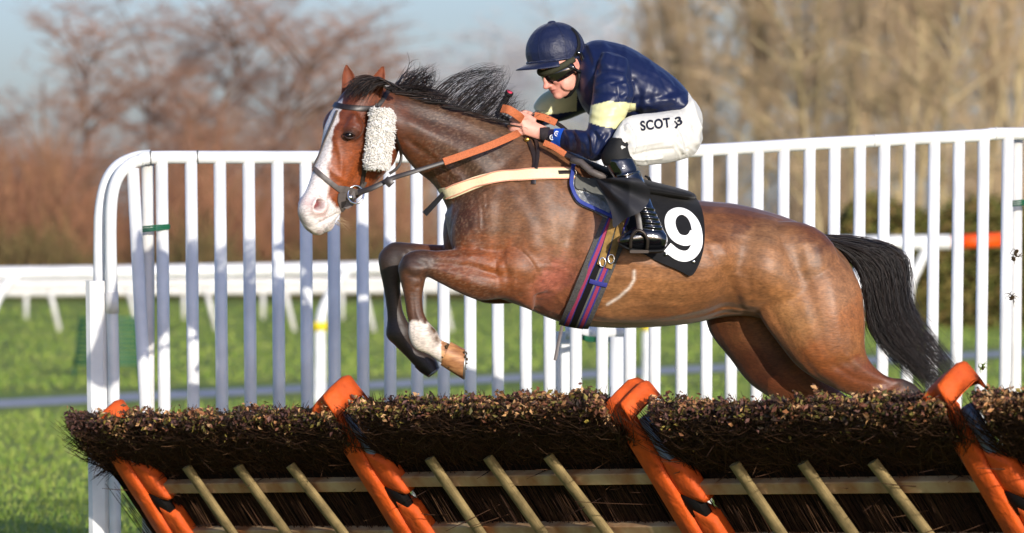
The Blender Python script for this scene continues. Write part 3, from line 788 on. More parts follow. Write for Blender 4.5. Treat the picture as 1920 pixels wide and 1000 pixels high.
# hooves: a hard wall flaring from the coronet to a flat sole
mat('pale_horn', srgb(206, 150, 98), .45, .4, noise=(42, .6, srgb(118, 70, 42)), bump=(60, .4, .005), stretch=(.3, 1, 1))
mat('dark_horn', srgb(52, 42, 36), .45, .4, noise=(26, .4), bump=(60, .3, .004))
for st_, m_ in (([(826, 685, 845, 641, .043, .15), (848, 699, 858, 648, .050, .15), (869, 712, 872, 655, .058, .15)], 'pale_horn'), ([(777, 688, 809, 663, .043, -.15), (789, 699, 819, 676, .05, -.15), (802, 707, 824, 690, .056, -.15)], 'dark_horn'),
                ([(1812, 950, 1854, 920, .046, .15), (1838, 985, 1892, 948, .056, .15)], 'dark_horn'), ([(1722, 1002, 1766, 974, .046, -.15), (1750, 1037, 1804, 1002, .056, -.15)], 'dark_horn')):
    hm__ = mesh('hoof', *pair_loft(st_, 4, 24, cap=.01)); hm__.set_sharp_from_angle(angle=R(45)); link('hoof', hm__, MT[m_], horse)
mat('shoe_steel', srgb(150, 148, 142), .4, .5, metal=.8)
mat('mud', srgb(84, 66, 46), .95, .1, noise=(80, .4), bump=(120, .6, .004))
for u0, v0, u1, v1, w_, m_ in ((869.5, 711, 872.5, 657, .15, 'shoe_steel'), (803, 706, 824, 690, -.15, 'shoe_steel')):
    d_ = dm_horse((u0 + u1) / 2) - w_; a_, b_ = P(u0, v0, d_), P(u1, v1, d_); c_ = (a_ + b_) / 2
    MB().tube([c_ + (a_ - c_) * math.cos(t) * .96 + Vector((0, math.sin(t) * .054, 0)) for t in np.linspace(-2.3, 2.3, 20)], .0052, 6).build('horseshoe', MT[m_], horse)
mb = MB()
for k in range(34):
    t = random.uniform(0, 1); q = (random.gauss(842, 4), 642 + t * 46, 19.915 - .15 - random.uniform(.02, .046))
    if k > 22: q = (random.gauss(872, 2), random.uniform(658, 706), 19.915 - .15 - random.uniform(0, .05))
    mb.add(*ell(P(*q), tuple(random.uniform(.003, .0075) for _ in range(3)), None, 7, 5))
mb.build('mud_clots', MT['mud'], horse)
# eyes, ears
mat('horse_eye', srgb(14, 7, 5), .2, .35)

EYE_R = (.0185, .0150)
h = hit(HB, 657, 254)
eyes = [h[0] + Vector(hs) * -.0085, Vector(HP(.170, .062, -.088))]
for c_ in eyes:
    V, Fc = ell(c_, (.0165, .0165, .0215), HM); link('eye', mesh('eye', V, Fc), MT['horse_eye'], horse)
# lids: two dark rims following the eyeball
mat('eyelid', srgb(46, 28, 22), .55, .35)
for sgn_, k_ in ((1, .0125), (-1, .0115)):
    pts = [eyes[0] + Vector(hs) * (.0125 - .006 * abs(x) / .024) + Vector(ha) * x * .95 + Vector(hf) * (0) + Vector((0, 0, 1)) * (sgn_ * k_ * (1 - (x / .026) ** 2)) for x in ()]
    ea = Vector((-.93, 0, .12)).normalized(); eu = Vector((.12, 0, .99)).normalized()
    pts = [eyes[0] + Vector((0, -1, 0)) * (.0150 - .0075 * (x / .024) ** 2) + ea * x + eu * (sgn_ * k_ * (1 - (x / .025) ** 2) - .001) for x in np.linspace(-.024, .024, 11)]
    MB().tube(pts, [.002 + .0022 * (1 - (i - 5) ** 2 / 25) for i in range(11)], 8).build('eyelid', MT['eyelid'], horse)
mat('ear_coat', srgb(120, 60, 34), .55, .3, noise=(40, .35), bump=(150, .2, .003))
mat('ear_inside', srgb(64, 38, 28), .8, .2, noise=(40, .3))
def ear(st, w, tipc):
    # a cupped leaf of thickness: cross-sections are crescents opening to the front and the camera
    rings = []
    for u1, v1, u2, v2, hw, ww in crom(st, 4):
        d = dm_horse((u1 + u2) / 2) - ww
        a, b = np.array(P(u1, v1, d)), np.array(P(u2, v2, d)); c = (a + b) / 2; e = (b - a) / 2; dp = np.array((0, 1., 0)) * hw
        prof = [(-1, -.25), (-.6, .55), (0, .95), (.6, .7), (1, 0), (.75, .3), (.3, .38), (-.3, .25), (-.8, -.05)]
        rings.append([c + e * x + dp * y for x, y in prof])
    V, Fc = ring_loft(rings, .1)
    return link('ear', mesh('ear', V, Fc), MT['ear_coat'], horse)
ear([(682, 192, 712, 192, .03, .08), (685, 176, 717, 174, .032, .085), (694, 152, 722, 150, .026, .09), (706, 136, 722, 137, .016, .09), (716, 125, 720, 125, .004, .09)], 0, 0)
ear([(640, 178, 672, 164, .03, -.06), (641, 162, 668, 152, .03, -.06), (642, 142, 664, 140, .024, -.06), (645, 130, 658, 131, .014, -.06), (648, 122, 651, 122, .004, -.06)], 0, 0)

# hair: mane, forelock, tail
mat('black_hair', srgb(20, 16, 16), .45, .4, island=[srgb(14, 11, 11), srgb(34, 26, 24), srgb(20, 16, 17), srgb(62, 44, 34), srgb(18, 14, 14), srgb(40, 30, 26)])
def strands(name, groups, m, parent, seed):
    """groups: (count, guideA, guideB, spread px, depth0, depth spread, radius); a strand runs between guide A and guide B"""
    rd = random.Random(seed); mb = MB()
    for cnt, A, B, spr, d0, dsp, r, curl in groups:
        A = crom(np.array(A, float), 4); B = crom(np.array(B, float), 4)
        curl = curl * 1.6
        L = min(len(A), len(B)); ta = np.linspace(0, 1, 12)
        A = np.stack([np.interp(ta, np.linspace(0, 1, len(A)), A[:, i]) for i in (0, 1)], 1)
        B = np.stack([np.interp(ta, np.linspace(0, 1, len(B)), B[:, i]) for i in (0, 1)], 1)
        for i in range(cnt):
            f = rd.random(); p = A * (1 - f) + B * f
            end = rd.uniform(.74, 1.06) if name == 'tail' else rd.uniform(.62, 1.0); tt = np.minimum(ta * end, 1)
            q = np.stack([np.interp(tt, ta, p[:, k]) for k in (0, 1)], 1)
            ph = rd.uniform(0, 6.28); am = rd.gauss(0, 1) * curl
            g1, g2, g3 = rd.gauss(0, spr), rd.gauss(0, spr), rd.gauss(0, dsp)
            w0 = rd.gauss(0, dsp * .5)
            pts = []
            for j, t in enumerate(tt):
                s = t ** 1.3
                pts.append(P(q[j, 0] + g1 * s + am * math.sin(ph + t * 7) * s, q[j, 1] + g2 * s + am * math.cos(ph + t * 6) * s,
                             d0 + w0 + g3 * s))
            rr_ = r * rd.uniform(.6, 1.3)
            mb.tube(pts, [rr_ * (1 - .8 * (j / 11) ** 1.5) for j in range(12)], 3, cap=False)
    return mb.build(name, m, parent)
dt = dm_horse(1560)
strands('tail', [
    (560, [(1545, 440), (1600, 446), (1660, 456), (1698, 476), (1703, 520), (1706, 570), (1745, 625), (1798, 694)],
          [(1556, 452), (1600, 470), (1650, 490), (1668, 530), (1672, 580), (1700, 640), (1748, 690), (1782, 728)], 8, dt, .03, .0014, 4),
    (680, [(1556, 450), (1600, 468), (1648, 490), (1668, 530), (1672, 580), (1700, 640), (1745, 690), (1772, 730)],
          [(1566, 466), (1598, 492), (1618, 530), (1624, 580), (1634, 622), (1668, 660), (1718, 700), (1755, 738)], 9, dt, .04, .0014, 4),
    (420, [(1550, 445), (1610, 455), (1672, 470), (1690, 520), (1696, 575), (1728, 636), (1788, 705)],
          [(1562, 460), (1600, 485), (1622, 540), (1630, 600), (1660, 655), (1710, 695), (1752, 728)], 12, dt - .03, .045, .0012, 6),
    (70, [(1550, 440), (1640, 446), (1712, 480), (1712, 560), (1780, 640), (1800, 660)],
         [(1562, 460), (1600, 490), (1625, 560), (1640, 640), (1700, 700), (1745, 745)], 18, dt, .06, .0013, 8)],
    MT['black_hair'], horse, 3)
MB().tube([P(1536, 462, dt), P(1580, 470, dt), P(1620, 486, dt), P(1645, 510, dt)], [.036, .04, .034, .012], 12).build('dock', MT['black_hair'], horse)
dc = dm_horse(800)
strands('mane', [
    (200, [(715, 168), (735, 160), (770, 158), (800, 165), (820, 175)], [(790, 182), (812, 180), (830, 182), (848, 186), (862, 192)], 6, dc - .03, .03, .0013, 3),
    (70, [(728, 168), (742, 150), (752, 135), (768, 122), (776, 108)], [(770, 178), (785, 160), (800, 150), (815, 142), (830, 134)], 8, dc - .02, .03, .0020, 5),
    (60, [(740, 170), (762, 158), (780, 146), (790, 132), (793, 118)], [(790, 180), (806, 170), (815, 160), (822, 150), (832, 138)], 7, dc, .04, .0018, 5),
    (120, [(800, 186), (822, 160), (850, 142), (890, 130), (930, 126), (945, 134)], [(905, 214), (925, 196), (936, 178), (942, 160), (944, 142), (940, 128)], 7, dc + .02, .03, .0012, 4),
    (85, [(815, 190), (845, 168), (880, 152), (915, 146), (940, 156)], [(950, 226), (958, 214), (965, 204), (972, 196), (982, 190)], 7, dc + .02, .04, .0011, 4),
    (95, [(860, 200), (880, 182), (900, 164), (918, 150), (938, 138)], [(975, 240), (980, 228), (988, 218), (996, 212), (1004, 210)], 7, dc + .03, .04, .0011, 4),
    (60, [(720, 170), (760, 172), (800, 178), (850, 192)], [(960, 236), (975, 238), (990, 242), (1000, 246)], 3, dc - .06, .02, .0022, 1),
    (90, [(985, 236), (996, 220), (1010, 212), (1020, 214)], [(1000, 246), (1015, 232), (1030, 226), (1040, 228)], 5, dc + .04, .03, .002, 2)],
    MT['black_hair'], horse, 5)
strands('forelock', [
    (170, [(722, 166), (700, 144), (672, 146), (652, 162), (642, 184)], [(735, 172), (712, 158), (690, 158), (668, 170), (652, 192)], 4, 19.74, .04, .0022, 2),
    (90, [(730, 160), (712, 146), (690, 150), (676, 168), (664, 186)], [(760, 170), (735, 158), (715, 160), (700, 172), (684, 190)], 5, 19.68, .03, .0022, 3)],
    MT['black_hair'], horse, 8)
strands('whiskers', [(24, [(628, 420), (640, 425), (650, 428)], [(638, 405), (648, 412), (660, 420)], 5, 19.62, .03, .0007, 2)], mat('whisker', srgb(190, 160, 120), .6, .3), horse, 9)
# ------------------------------------------------------------------ tack
mat('dark_leather', srgb(42, 34, 30), .42, .5, noise=(60, .3))
mat('grey_leather', srgb(92, 84, 80), .5, .4, noise=(60, .25))
mat('steel', (.75, .74, .72), .18, .5, metal=1.0)
mat('brass', srgb(200, 160, 80), .3, .5, metal=1.0)
mat('orange_rubber', srgb(188, 104, 62), .7, .3, noise=(220, .3), bump=(500, .5, .002))
mat('fleece', srgb(232, 228, 220), .95, .1, noise=(90, .12), bump=(160, .5, .004), sheen=.3)
mat('cream_web', srgb(232, 218, 176), .75, .25, noise=(120, .12), bump=(400, .2, .002))
mat('pink_edge', srgb(214, 150, 122), .7, .3)
mat('black_cloth', srgb(26, 26, 28), .82, .2, noise=(25, .3), bump=(300, .25, .002), sheen=.1)
mat('number_white', srgb(238, 238, 236), .7, .2, noise=(50, .05))
mat('blue_edge', srgb(52, 66, 140), .6, .3)
mat('silver_quilt', srgb(150, 152, 150), .35, .5, metal=.35, noise=(30, .3), bump=(28, .8, .02))
mat('grey_felt', srgb(104, 104, 98), .85, .2, noise=(60, .2))
mat('girth_grey', srgb(84, 82, 80), .8, .2, noise=(140, .4), bump=(300, .4, .003))
mat('girth_pink', srgb(156, 58, 88), .75, .2, noise=(200, .15))
mat('girth_blue', srgb(58, 60, 132), .75, .2, noise=(200, .15))
mat('girth_black', srgb(22, 20, 22), .75, .2)
mat('khaki_web', srgb(150, 118, 66), .8, .2, noise=(60, .35))

bridle = empty('bridle', P(690, 200, 19.7), 'dark leather bridle with a fluffy white sheepskin cheekpiece on the horse head', 'bridle')
strap('browband', [(628, 197), (645, 201), (665, 203), (685, 204), (706, 203)], .022, .005, HB, MT['dark_leather'], bridle)
strap('cheek_strap', [(707, 196), (698, 215), (690, 250), (684, 300), (679, 340), (668, 368)], .018, .005, HB, MT['dark_leather'], bridle)
strap('headpiece', [(708, 200), (716, 190), (724, 178), (728, 172)], .018, .005, HB, MT['dark_leather'], bridle)
strap('throat_latch', [(714, 205), (735, 240), (750, 275), (752, 300), (744, 316), (730, 326)], .012, .004, HB, MT['dark_leather'], bridle)
strap('face_strap', [(633, 208), (622, 235), (610, 262), (600, 290), (592, 306), (588, 316)], .012, .004, HB, MT['grey_leather'], bridle)
strap('noseband', [(583, 322), (588, 316), (606, 332), (625, 347), (642, 360)], .02, .005, HB, MT['grey_leather'], bridle)
strap('chin_strap', [(641, 362), (640, 376), (646, 390)], .04, .005, HB, MT['grey_leather'], bridle)
strap('noseband', [(634, 354), (652, 356), (668, 360), (676, 352), (683, 340)], .026, .005, HB, MT['grey_leather'], bridle)
h = hit(HB, 652, 374); dbit = h[0].y if h else 19.6
pl = [P(*(np.array((632 + 0, 0)) * 0 + np.array(q)), dbit - .008) for q in [(633, 352), (652, 353), (665, 358), (667, 372), (662, 386), (652, 392), (642, 390), (636, 378)]]
mb = MB(); k = len(pl); mb.add(pl + [p + Vector((0, .01, 0)) for p in pl], [tuple(range(k)), tuple(range(2 * k - 1, k - 1, -1))] + [(i, i + k, (i + 1) % k + k, (i + 1) % k) for i in range(k)])
mb.build('bit_guard', MT['grey_leather'], bridle, False)
cx = P(667, 365, dbit - .022)
ringp = [cx + Vector((math.cos(a) * .031, .012 * math.sin(a), math.sin(a) * .035)) for a in np.linspace(0, 2 * math.pi, 28)]
br_ = MB().tube(ringp, .0042, 8, cap=False).build('bit_ring', MT['steel'], bridle)
V, Fc = ell(P(656, 370, dbit - .02), (.014, .012, .012)); link('bit_end', mesh('bit_end', V, Fc), MT['steel'], br_)
# sheepskin roll
fl = []
for k in range(3):
    pass
def hy(u, v, dflt):
    h = hit(HB, u, v); return h[0].y if h else dflt
st = []
for v, a, b in ((203, 700, 728), (215, 697, 735), (240, 694, 736), (265, 691, 734), (290, 688, 730), (308, 687, 727), (317, 691, 723)):
    um = (a + b) / 2; dd_ = min(hy(a + 6, v, 19.7), hy(um, v, 19.7), 19.74)
    st.append((a, v, b, v + 1, .032, dm_horse(um) - dd_ + .012))
V, Fc = pair_loft(st, 12, 64, cap=.1)
V = np.array(V); c0 = V.mean(0)
f1 = nz(V, 60, 2, 1.); f2 = nz(V, 130, 2, 4.)
ctr = np.stack([np.full(len(V), c0[0]) + (V[:, 2] - c0[2]) * .06, np.full(len(V), c0[1]), V[:, 2]], 1)
dr = V - ctr; dr /= np.linalg.norm(dr, axis=1)[:, None] + 1e-9
V = V + dr * (np.abs(f1) * .006 + f2 * .004)[:, None]
link('sheepskin', mesh('sheepskin', V, Fc), MT['fleece'], bridle)
# fleece tufts round the edge
mb = MB()
for i in range(4200):
    j = random.randrange(len(V)); p = Vector(V[j]); d_ = Vector(dr[j]) + Vector((random.gauss(0, .5), random.gauss(0, .5), random.gauss(0, .5)))
    mb.tube([p, p + d_ * .0045, p + d_ * .007 + Vector((random.gauss(0, .002), 0, random.gauss(-.002, .003)))], [.0019, .0017, .0009], 4)
link('wool_tufts', mesh('wool_tufts', mb.v, mb.f), MT['fleece'], bridle)

# reins
reins = empty('reins', P(970, 255, 19.7), 'orange rubber gripped reins running from the bit to the rider hand', 'reins')
def free_strap(name, pts, width, thick, m, parent, sub=5, nrm=(0, -1, .15), w_end=None):
    q = crom(np.array([list(P(*p)) for p in pts]), sub)
    return ribbon(name, q, np.tile(np.array(nrm, float), (len(q), 1)), width, thick, m, parent, w_end=w_end)
rd_ = min(dbit - .03, 19.6)
free_strap('rein_strap', [(672, 362, rd_), (700, 352, rd_ - .01), (735, 335, 19.60), (770, 324, 19.60), (834, 304, 19.62)], .022, .005, MT['dark_leather'], reins, w_end=.016)
free_strap('billet_keeper', [(724, 346, 19.58), (729, 341, 19.578), (733, 337, 19.58)], .036, .009, MT['dark_leather'], reins)
free_strap('rein_grip', [(832, 304, 19.615), (870, 291, 19.63), (920, 273, 19.66), (962, 255, 19.72), (972, 250, 19.76)], .029, .006, MT['orange_rubber'], reins)
free_strap('rein_grip', [(942, 204, 19.80), (955, 207, 19.78), (972, 218, 19.80), (978, 224, 19.83)], .033, .006, MT['orange_rubber'], reins)
free_strap('rein_grip', [(1002, 217, 19.88), (1020, 221, 19.88), (1043, 231, 19.88)], .028, .006, MT['orange_rubber'], reins)
free_strap('rein_end', [(1043, 231, 19.88), (1056, 240, 19.86), (1068, 252, 19.84), (1078, 268, 19.8)], .016, .005, MT['dark_leather'], reins)
free_strap('rein_grip', [(1020, 268, 19.76), (1040, 277, 19.75), (1060, 290, 19.745)], .024, .006, MT['orange_rubber'], reins)
free_strap('rein_strap', [(1060, 290, 19.745), (1085, 302, 19.72), (1110, 318, 19.70)], .018, .005, MT['dark_leather'], reins)
# martingale / neck strap buckle pieces
neck_s = empty('neck_strap', P(1000, 300, 19.7), 'thin black neck strap hanging below the rider hand to the cream breast girth', 'strap')
strap('strap', [(985, 258), (996, 276), (1003, 300), (1002, 325), (1001, 346)], .018, .005, HB, MT['dark_leather'], neck_s, off=.004)
strap('strap', [(990, 256), (1004, 268), (1008, 290), (1005, 320)], .014, .005, HB, MT['dark_leather'], neck_s, off=.009)
V, Fc = ell(P(988, 262, hy(988, 262, 19.8) - .015), (.012, .006, .009)); link('buckle', mesh('buckle', V, Fc), MT['brass'], neck_s)

# breast girth: a cream web band round the chest, front half
bg = empty('breast_girth', P(950, 345, 19.8), 'cream webbing breast girth with pink stitched edges across the horse chest', 'girth')
def chest_band(name, path_px, width, thick, m, off):
    # near side follows the path, then the same band is carried round the front to the far side
    q = crom(np.array(path_px, float), 6); pts = []; nr = []
    for u_, v_ in q:
        h = hit(HB, u_, v_)
        if h: pts.append(np.array(h[0])); nr.append(np.array(h[1]))
    a = pts[0]; c = np.array(P(930, 345, 19.86))
    ang0 = math.atan2(a[1] - c[1], a[0] - c[0])
    fr = []; fn = []
    z0 = a[2]
    for t in np.linspace(.06, 1, 26):
        ang = ang0 - t * (math.pi * .98 + (ang0 + math.pi) * 1)
        dv_ = Vector((math.cos(ang), math.sin(ang), 0)); zz = z0 + (t ** 2) * .05
        o_ = Vector((c[0], c[1], zz)) + dv_ * .7
        h = HB.ray_cast(o_, -dv_)
        if h[0] is not None: fr.append(np.array(h[0])); fn.append(np.array(h[1]))
    pts = fr[::-1] + pts; nr = fn[::-1] + nr
    pts = np.array(pts); nr = np.array(nr)
    for _ in range(6):
        pts[1:-1] = pts[1:-1] * .5 + (pts[:-2] + pts[2:]) * .25; nr[1:-1] = nr[1:-1] * .5 + (nr[:-2] + nr[2:]) * .25
    nr /= np.linalg.norm(nr, axis=1)[:, None]
    return ribbon(name, pts + nr * off, nr, width, thick, m, bg)
bpath = [(838, 362), (850, 360), (880, 347), (920, 336), (970, 330), (1020, 328), (1078, 327)]
chest_band('band', bpath, .047, .006, MT['cream_web'], .006)
strap('edge', [(838, 352), (880, 337), (920, 327), (970, 321), (1020, 318.5), (1076, 318)], .005, .002, HB, MT['pink_edge'], bg, off=.012)
strap('edge', [(840, 371), (882, 357), (922, 346), (970, 340), (1020, 337.5), (1076, 337)], .005, .002, HB, MT['pink_edge'], bg, off=.012)
strap('buckle_strap', [(1044, 327), (1060, 327), (1078, 327)], .016, .004, HB, MT['dark_leather'], bg, off=.013)
cx = P(1077, 326, hy(1077, 326, 19.75) - .02)
MB().tube([cx + Vector((math.cos(a) * .008, 0, math.sin(a) * .015)) for a in np.linspace(0, 2 * math.pi, 18)], .003, 6, cap=False).build('buckle', MT['steel'], bg)
free_strap('loose_end', [(833, 362, 19.86), (815, 382, 19.84), (796, 402, 19.83)], .018, .006, MT['black_cloth'], bg, w_end=.024)

def drape(name, poly, b, off, thick, m, parent, step=5, rnd=None, fold=None, dflt=None, depth=None):
    """cloth sheet over the horse: fills the outline drawn on the side elevation with a grid lying on the surface"""
    poly = np.array(poly, float)
    u0, v0 = poly.min(0); u1, v1 = poly.max(0)
    # polar fill: rings shrinking to the centroid keep the outline smooth
    pc = crom(np.vstack([poly, poly[:1]]), 5)[:-1]; c = poly.mean(0); n = len(pc); K = 24
    V = []; N_ = []
    for k in range(K + 1):
        f = 1 - k / K
        for p in (pc if k < K else pc[:1]):
            q = c + (p - c) * f
            h = hit(b, *q)
            y = h[0].y if h else None
            V.append([q[0], q[1], y]); 
    ys = [x[2] for x in V if x[2] is not None]
    base = dflt if dflt is not None else np.median(ys)
    Y = np.array([x[2] if x[2] is not None else np.nan for x in V])
    V = np.array([[x[0], x[1], 0] for x in V])
    idx = np.where(~np.isnan(Y))[0]
    for i in np.where(np.isnan(Y))[0]:
        j = idx[np.argmin((V[idx, 0] - V[i, 0]) ** 2 + (V[idx, 1] - V[i, 1]) ** 2)]; Y[i] = Y[j]
    for _ in range(3):                       # smooth the depths
        Z = Y.copy()
        for k in range(1, K):
            r = np.arange(n)
            Z[k * n + r] = (Y[k * n + r] * 2 + Y[(k - 1) * n + r] + Y[min((k + 1) * n, K * n) + (r if k + 1 < K else 0)] + Y[k * n + (r + 1) % n] + Y[k * n + (r - 1) % n]) / 6
        Y = np.minimum(Z, Y)
    if depth is not None: Y = np.array([depth(a_[0], a_[1]) for a_ in V])
    W_ = []
    for (uu_, vv_, _), y in zip(V, Y):
        e = fold(uu_, vv_) if fold else 0
        W_.append(np.array(P(uu_, vv_, y - off - e)))
    W_ = np.array(W_); M_ = len(W_)
    back = W_ + np.array((0, thick, 0))
    Fc = []
    for s_, fl_ in ((0, 0), (M_, 1)):
        for k in range(K):
            for i in range(n):
                if k < K - 1: q = (s_ + k * n + i, s_ + k * n + (i + 1) % n, s_ + (k + 1) * n + (i + 1) % n, s_ + (k + 1) * n + i)
                else: q = (s_ + k * n + i, s_ + k * n + (i + 1) % n, s_ + K * n)
                Fc.append(q[::-1] if fl_ else q)
    for i in range(n): Fc.append((i, i + M_, (i + 1) % n + M_, (i + 1) % n))
    me = mesh(name, np.vstack([W_, back]), Fc); me.set_sharp_from_angle(angle=R(60))
    return link(name, me, m, parent)

# number cloth
nc = empty('number_cloth', P(1270, 430, 19.7), 'black number cloth with a large white 9 behind the rider boot', 'cloth')
clo = drape('cloth', [(1180, 338), (1210, 344), (1240, 350), (1278, 357), (1298, 364), (1312, 382), (1320, 412), (1321, 453), (1313, 490), (1297, 517), (1278, 510), (1258, 501), (1226, 487), (1200, 470), (1180, 440), (1170, 400), (1172, 360)],
            HB, .014, .007, MT['black_cloth'], nc, fold=lambda u_, v_: .004 * math.sin(u_ * .09 + v_ * .03) + .018 * max(0, (v_ - 470) / 50) * max(0, (u_ - 1230) / 80))
CB = bvh(clo.data)
nine = [(1303, 438), (1296, 448), (1283, 452), (1268, 446), (1259, 432), (1256, 416), (1261, 403), (1273, 397), (1286, 400), (1297, 410), (1304, 424), (1307, 442), (1306, 461), (1297, 476), (1284, 481), (1268, 477), (1251, 464)]
strap('numeral', nine, .043, .0025, CB, MT['number_white'], nc, off=.0018, sub=6, smooth=1)
for a, b_ in ((1249, 477), (1301, 491)):
    V, Fc = ell(P(a, b_, hy(a, b_, 19.7) - .03), (.006, .003, .006)); link('eyelet', mesh('eyelet', V, Fc), MT['steel'], nc)

# saddle: pad, flap, seat, girth
saddle = empty('saddle', P(1170, 330, 19.95), 'small black racing saddle with a silver quilted pad under the rider', 'saddle')
drape('pad', [(1072, 322), (1084, 328), (1098, 334), (1122, 338), (1142, 370), (1152, 412), (1130, 406), (1108, 394), (1086, 384), (1073, 368), (1069, 345)], HB, .012, .012, MT['silver_quilt'], saddle)
drape('pad_panel', [(1080, 326), (1100, 334), (1126, 336), (1140, 366), (1148, 378), (1128, 372), (1102, 358), (1080, 352)], HB, .026, .006, MT['grey_felt'], saddle)
strap('pad_binding', [(1072, 310), (1069, 335), (1070, 358), (1080, 376), (1100, 388), (1125, 401), (1150, 413)], .015, .006, HB, MT['blue_edge'], saddle, off=.022)
st = [(1080, 292, 1078, 322, .12, 0), (1110, 303, 1110, 335, .19, 0), (1150, 318, 1150, 352, .22, 0), (1200, 334, 1198, 366, .22, 0), (1250, 347, 1246, 372, .2, 0), (1290, 358, 1286, 376, .17, 0), (1302, 364, 1300, 374, .1, 0)]
link('seat', mesh('seat', *pair_loft(st, 4, 30, cap=.2)), MT['black_cloth'], saddle)
strap('seat_edge', [(1205, 346), (1240, 352), (1275, 360), (1300, 368)], .014, .008, HB, MT['black_cloth'], saddle, off=.03)
MB().tube([P(1072, 300, 19.72), P(1090, 305, 19.70), P(1108, 322, 19.68), P(1136, 334, 19.66)], .014, 8).build('strap_roll', MT['grey_leather'], saddle)
def ring_band(name, pa_, pb_, off_px, width, thick, m, off, parent, a0=-.95, a1=.95):
    """band in the plane that holds pa-pb and the lateral axis, all the way round under the belly"""
    pa_ = np.array(pa_, float); pb_ = np.array(pb_, float); t = (pb_ - pa_) / np.linalg.norm(pb_ - pa_); nn = np.array((-t[1], t[0]))
    pa_ = pa_ + nn * off_px; pb_ = pb_ + nn * off_px
    d0 = dm_horse(pa_[0]); top = np.array(P(*pa_, d0)); bot = np.array(P(*pb_, d0))
    ax = top - bot; Lh = np.linalg.norm(ax); ax /= Lh
    c = Vector((top * .55 + bot * .45)); pts = []; nr = []
    for a in np.linspace(-math.pi * .40, math.pi * 1.40, 80):
        dv_ = Vector(np.array((0, -1., 0)) * math.cos(a) - ax * math.sin(a))
        h = HB.ray_cast(c + dv_ * 1.0, -dv_)
        if h[0] is not None: pts.append(np.array(h[0])); nr.append(np.array(h[1]))
    pts = np.array(pts); nr = np.array(nr)
    for _ in range(3):
        pts[1:-1] = pts[1:-1] * .5 + (pts[:-2] + pts[2:]) * .25; nr[1:-1] = nr[1:-1] * .5 + (nr[:-2] + nr[2:]) * .25
    nr /= np.linalg.norm(nr, axis=1)[:, None]
    return ribbon(name, pts + nr * off, nr, width, thick, m, parent)
girth = empty('girth', P(1115, 540, 19.7), 'striped pink, blue and grey surcingle girth round the horse belly', 'girth')
GA, GB = (1148, 432), (1074, 612)
ring_band('web', GA, GB, 0, .118, .008, MT['girth_grey'], .004, girth)
for o_, w_, m_ in ((13, .014, 'girth_pink'), (17.5, .007, 'girth_blue'), (9, .005, 'girth_blue'), (3, .026, 'girth_black'), (-4, .008, 'grey_felt'), (-7.5, .008, 'girth_blue'), (-12, .014, 'girth_pink'), (-16.5, .007, 'girth_blue')):
    ring_band('stripe', GA, GB, o_, w_, .002, MT[m_], .0125, girth)
strap('keeper', [(1106, 524), (1120, 528), (1138, 532)], .018, .004, HB, MT['girth_blue'], girth, off=.016)
for o_, a_, b_ in ((9, (1162, 408), (1134, 498)), (-5, (1162, 408), (1136, 500))):
    t = np.array(b_, float) - a_; t /= np.linalg.norm(t); nn = np.array((-t[1], t[0])) * o_
    strap('girth_strap', [np.array(a_) + nn, (np.array(a_) + b_) / 2 + nn, np.array(b_) + nn], .026, .005, HB, MT['khaki_web'], girth, off=.017)
for uu_, vv_ in ((1130, 492), (1146, 486)):
    cx = P(uu_, vv_, hy(uu_, vv_, 19.7) - .026)
    MB().tube([cx + Vector((math.cos(a) * .012, 0, math.sin(a) * .018)) for a in np.linspace(0, 2 * math.pi, 14)], .003, 6, cap=False).build('buckle', MT['steel'], girth)
free_strap('loose_end', [(1054, 612, 19.9), (1048, 640, 19.88), (1041, 676, 19.87)], .014, .005, MT['grey_leather'], girth)
# ------------------------------------------------------------------ the rider
person = empty('person', P(1180, 330, 19.97), 'rider crouched on the horse in navy silks with pale yellow arm bands and white breeches', 'person')
dmp = lambda u: 19.97
TORSO = [(1096, 84, 1076, 150, .075, .0), (1112, 76, 1080, 168, .12, .0), (1140, 77, 1090, 200, .17, .0), (1182, 90, 1118, 226, .19, .0), (1227, 118, 1160, 228, .185, .0), (1264, 144, 1205, 226, .18, .0), (1287, 168, 1244, 224, .18, .0), (1296, 184, 1268, 220, .175, .0)]
ARM_N = [(1128, 98, 1176, 112, .07, .12), (1114, 138, 1184, 146, .078, .18), (1110, 180, 1189, 176, .075, .22), (1106, 212, 1180, 202, .07, .245), (1104, 234, 1164, 240, .064, .26),
         (1099, 246, 1143, 284, .062, .26), (1088, 244, 1116, 303, .058, .245), (1068, 243, 1085, 292, .052, .20), (1045, 242, 1056, 279, .044, .15), (1024, 241, 1029, 269, .037, .105)]
ARM_F = [(1110, 100, 1160, 120, .07, -.12), (1072, 138, 1122, 196, .075, -.18), (1040, 162, 1092, 214, .07, -.22), (1014, 178, 1066, 224, .062, -.24), (1000, 198, 1044, 230, .055, -.22),
         (1004, 208, 1030, 234, .048, -.17), (1000, 212, 1018, 238, .04, -.12)]
THIGH = [(1290, 172, 1318, 262, .10, .07), (1264, 203, 1302, 290, .105, .12), (1232, 211, 1262, 304, .098, .18), (1200, 214, 1226, 309, .088, .24), (1172, 222, 1197, 312, .074, .30), (1154, 246, 1174, 302, .062, .33), (1146, 262, 1168, 296, .05, .335)]
BOOT = [(1126, 290, 1181, 270, .056, .335), (1132, 304, 1188, 295, .06, .34), (1150, 335, 1205, 333, .058, .35), (1170, 370, 1217, 367, .05, .365), (1188, 400, 1229, 397, .044, .375), (1196, 420, 1240, 422, .042, .38), (1200, 438, 1246, 440, .042, .38)]
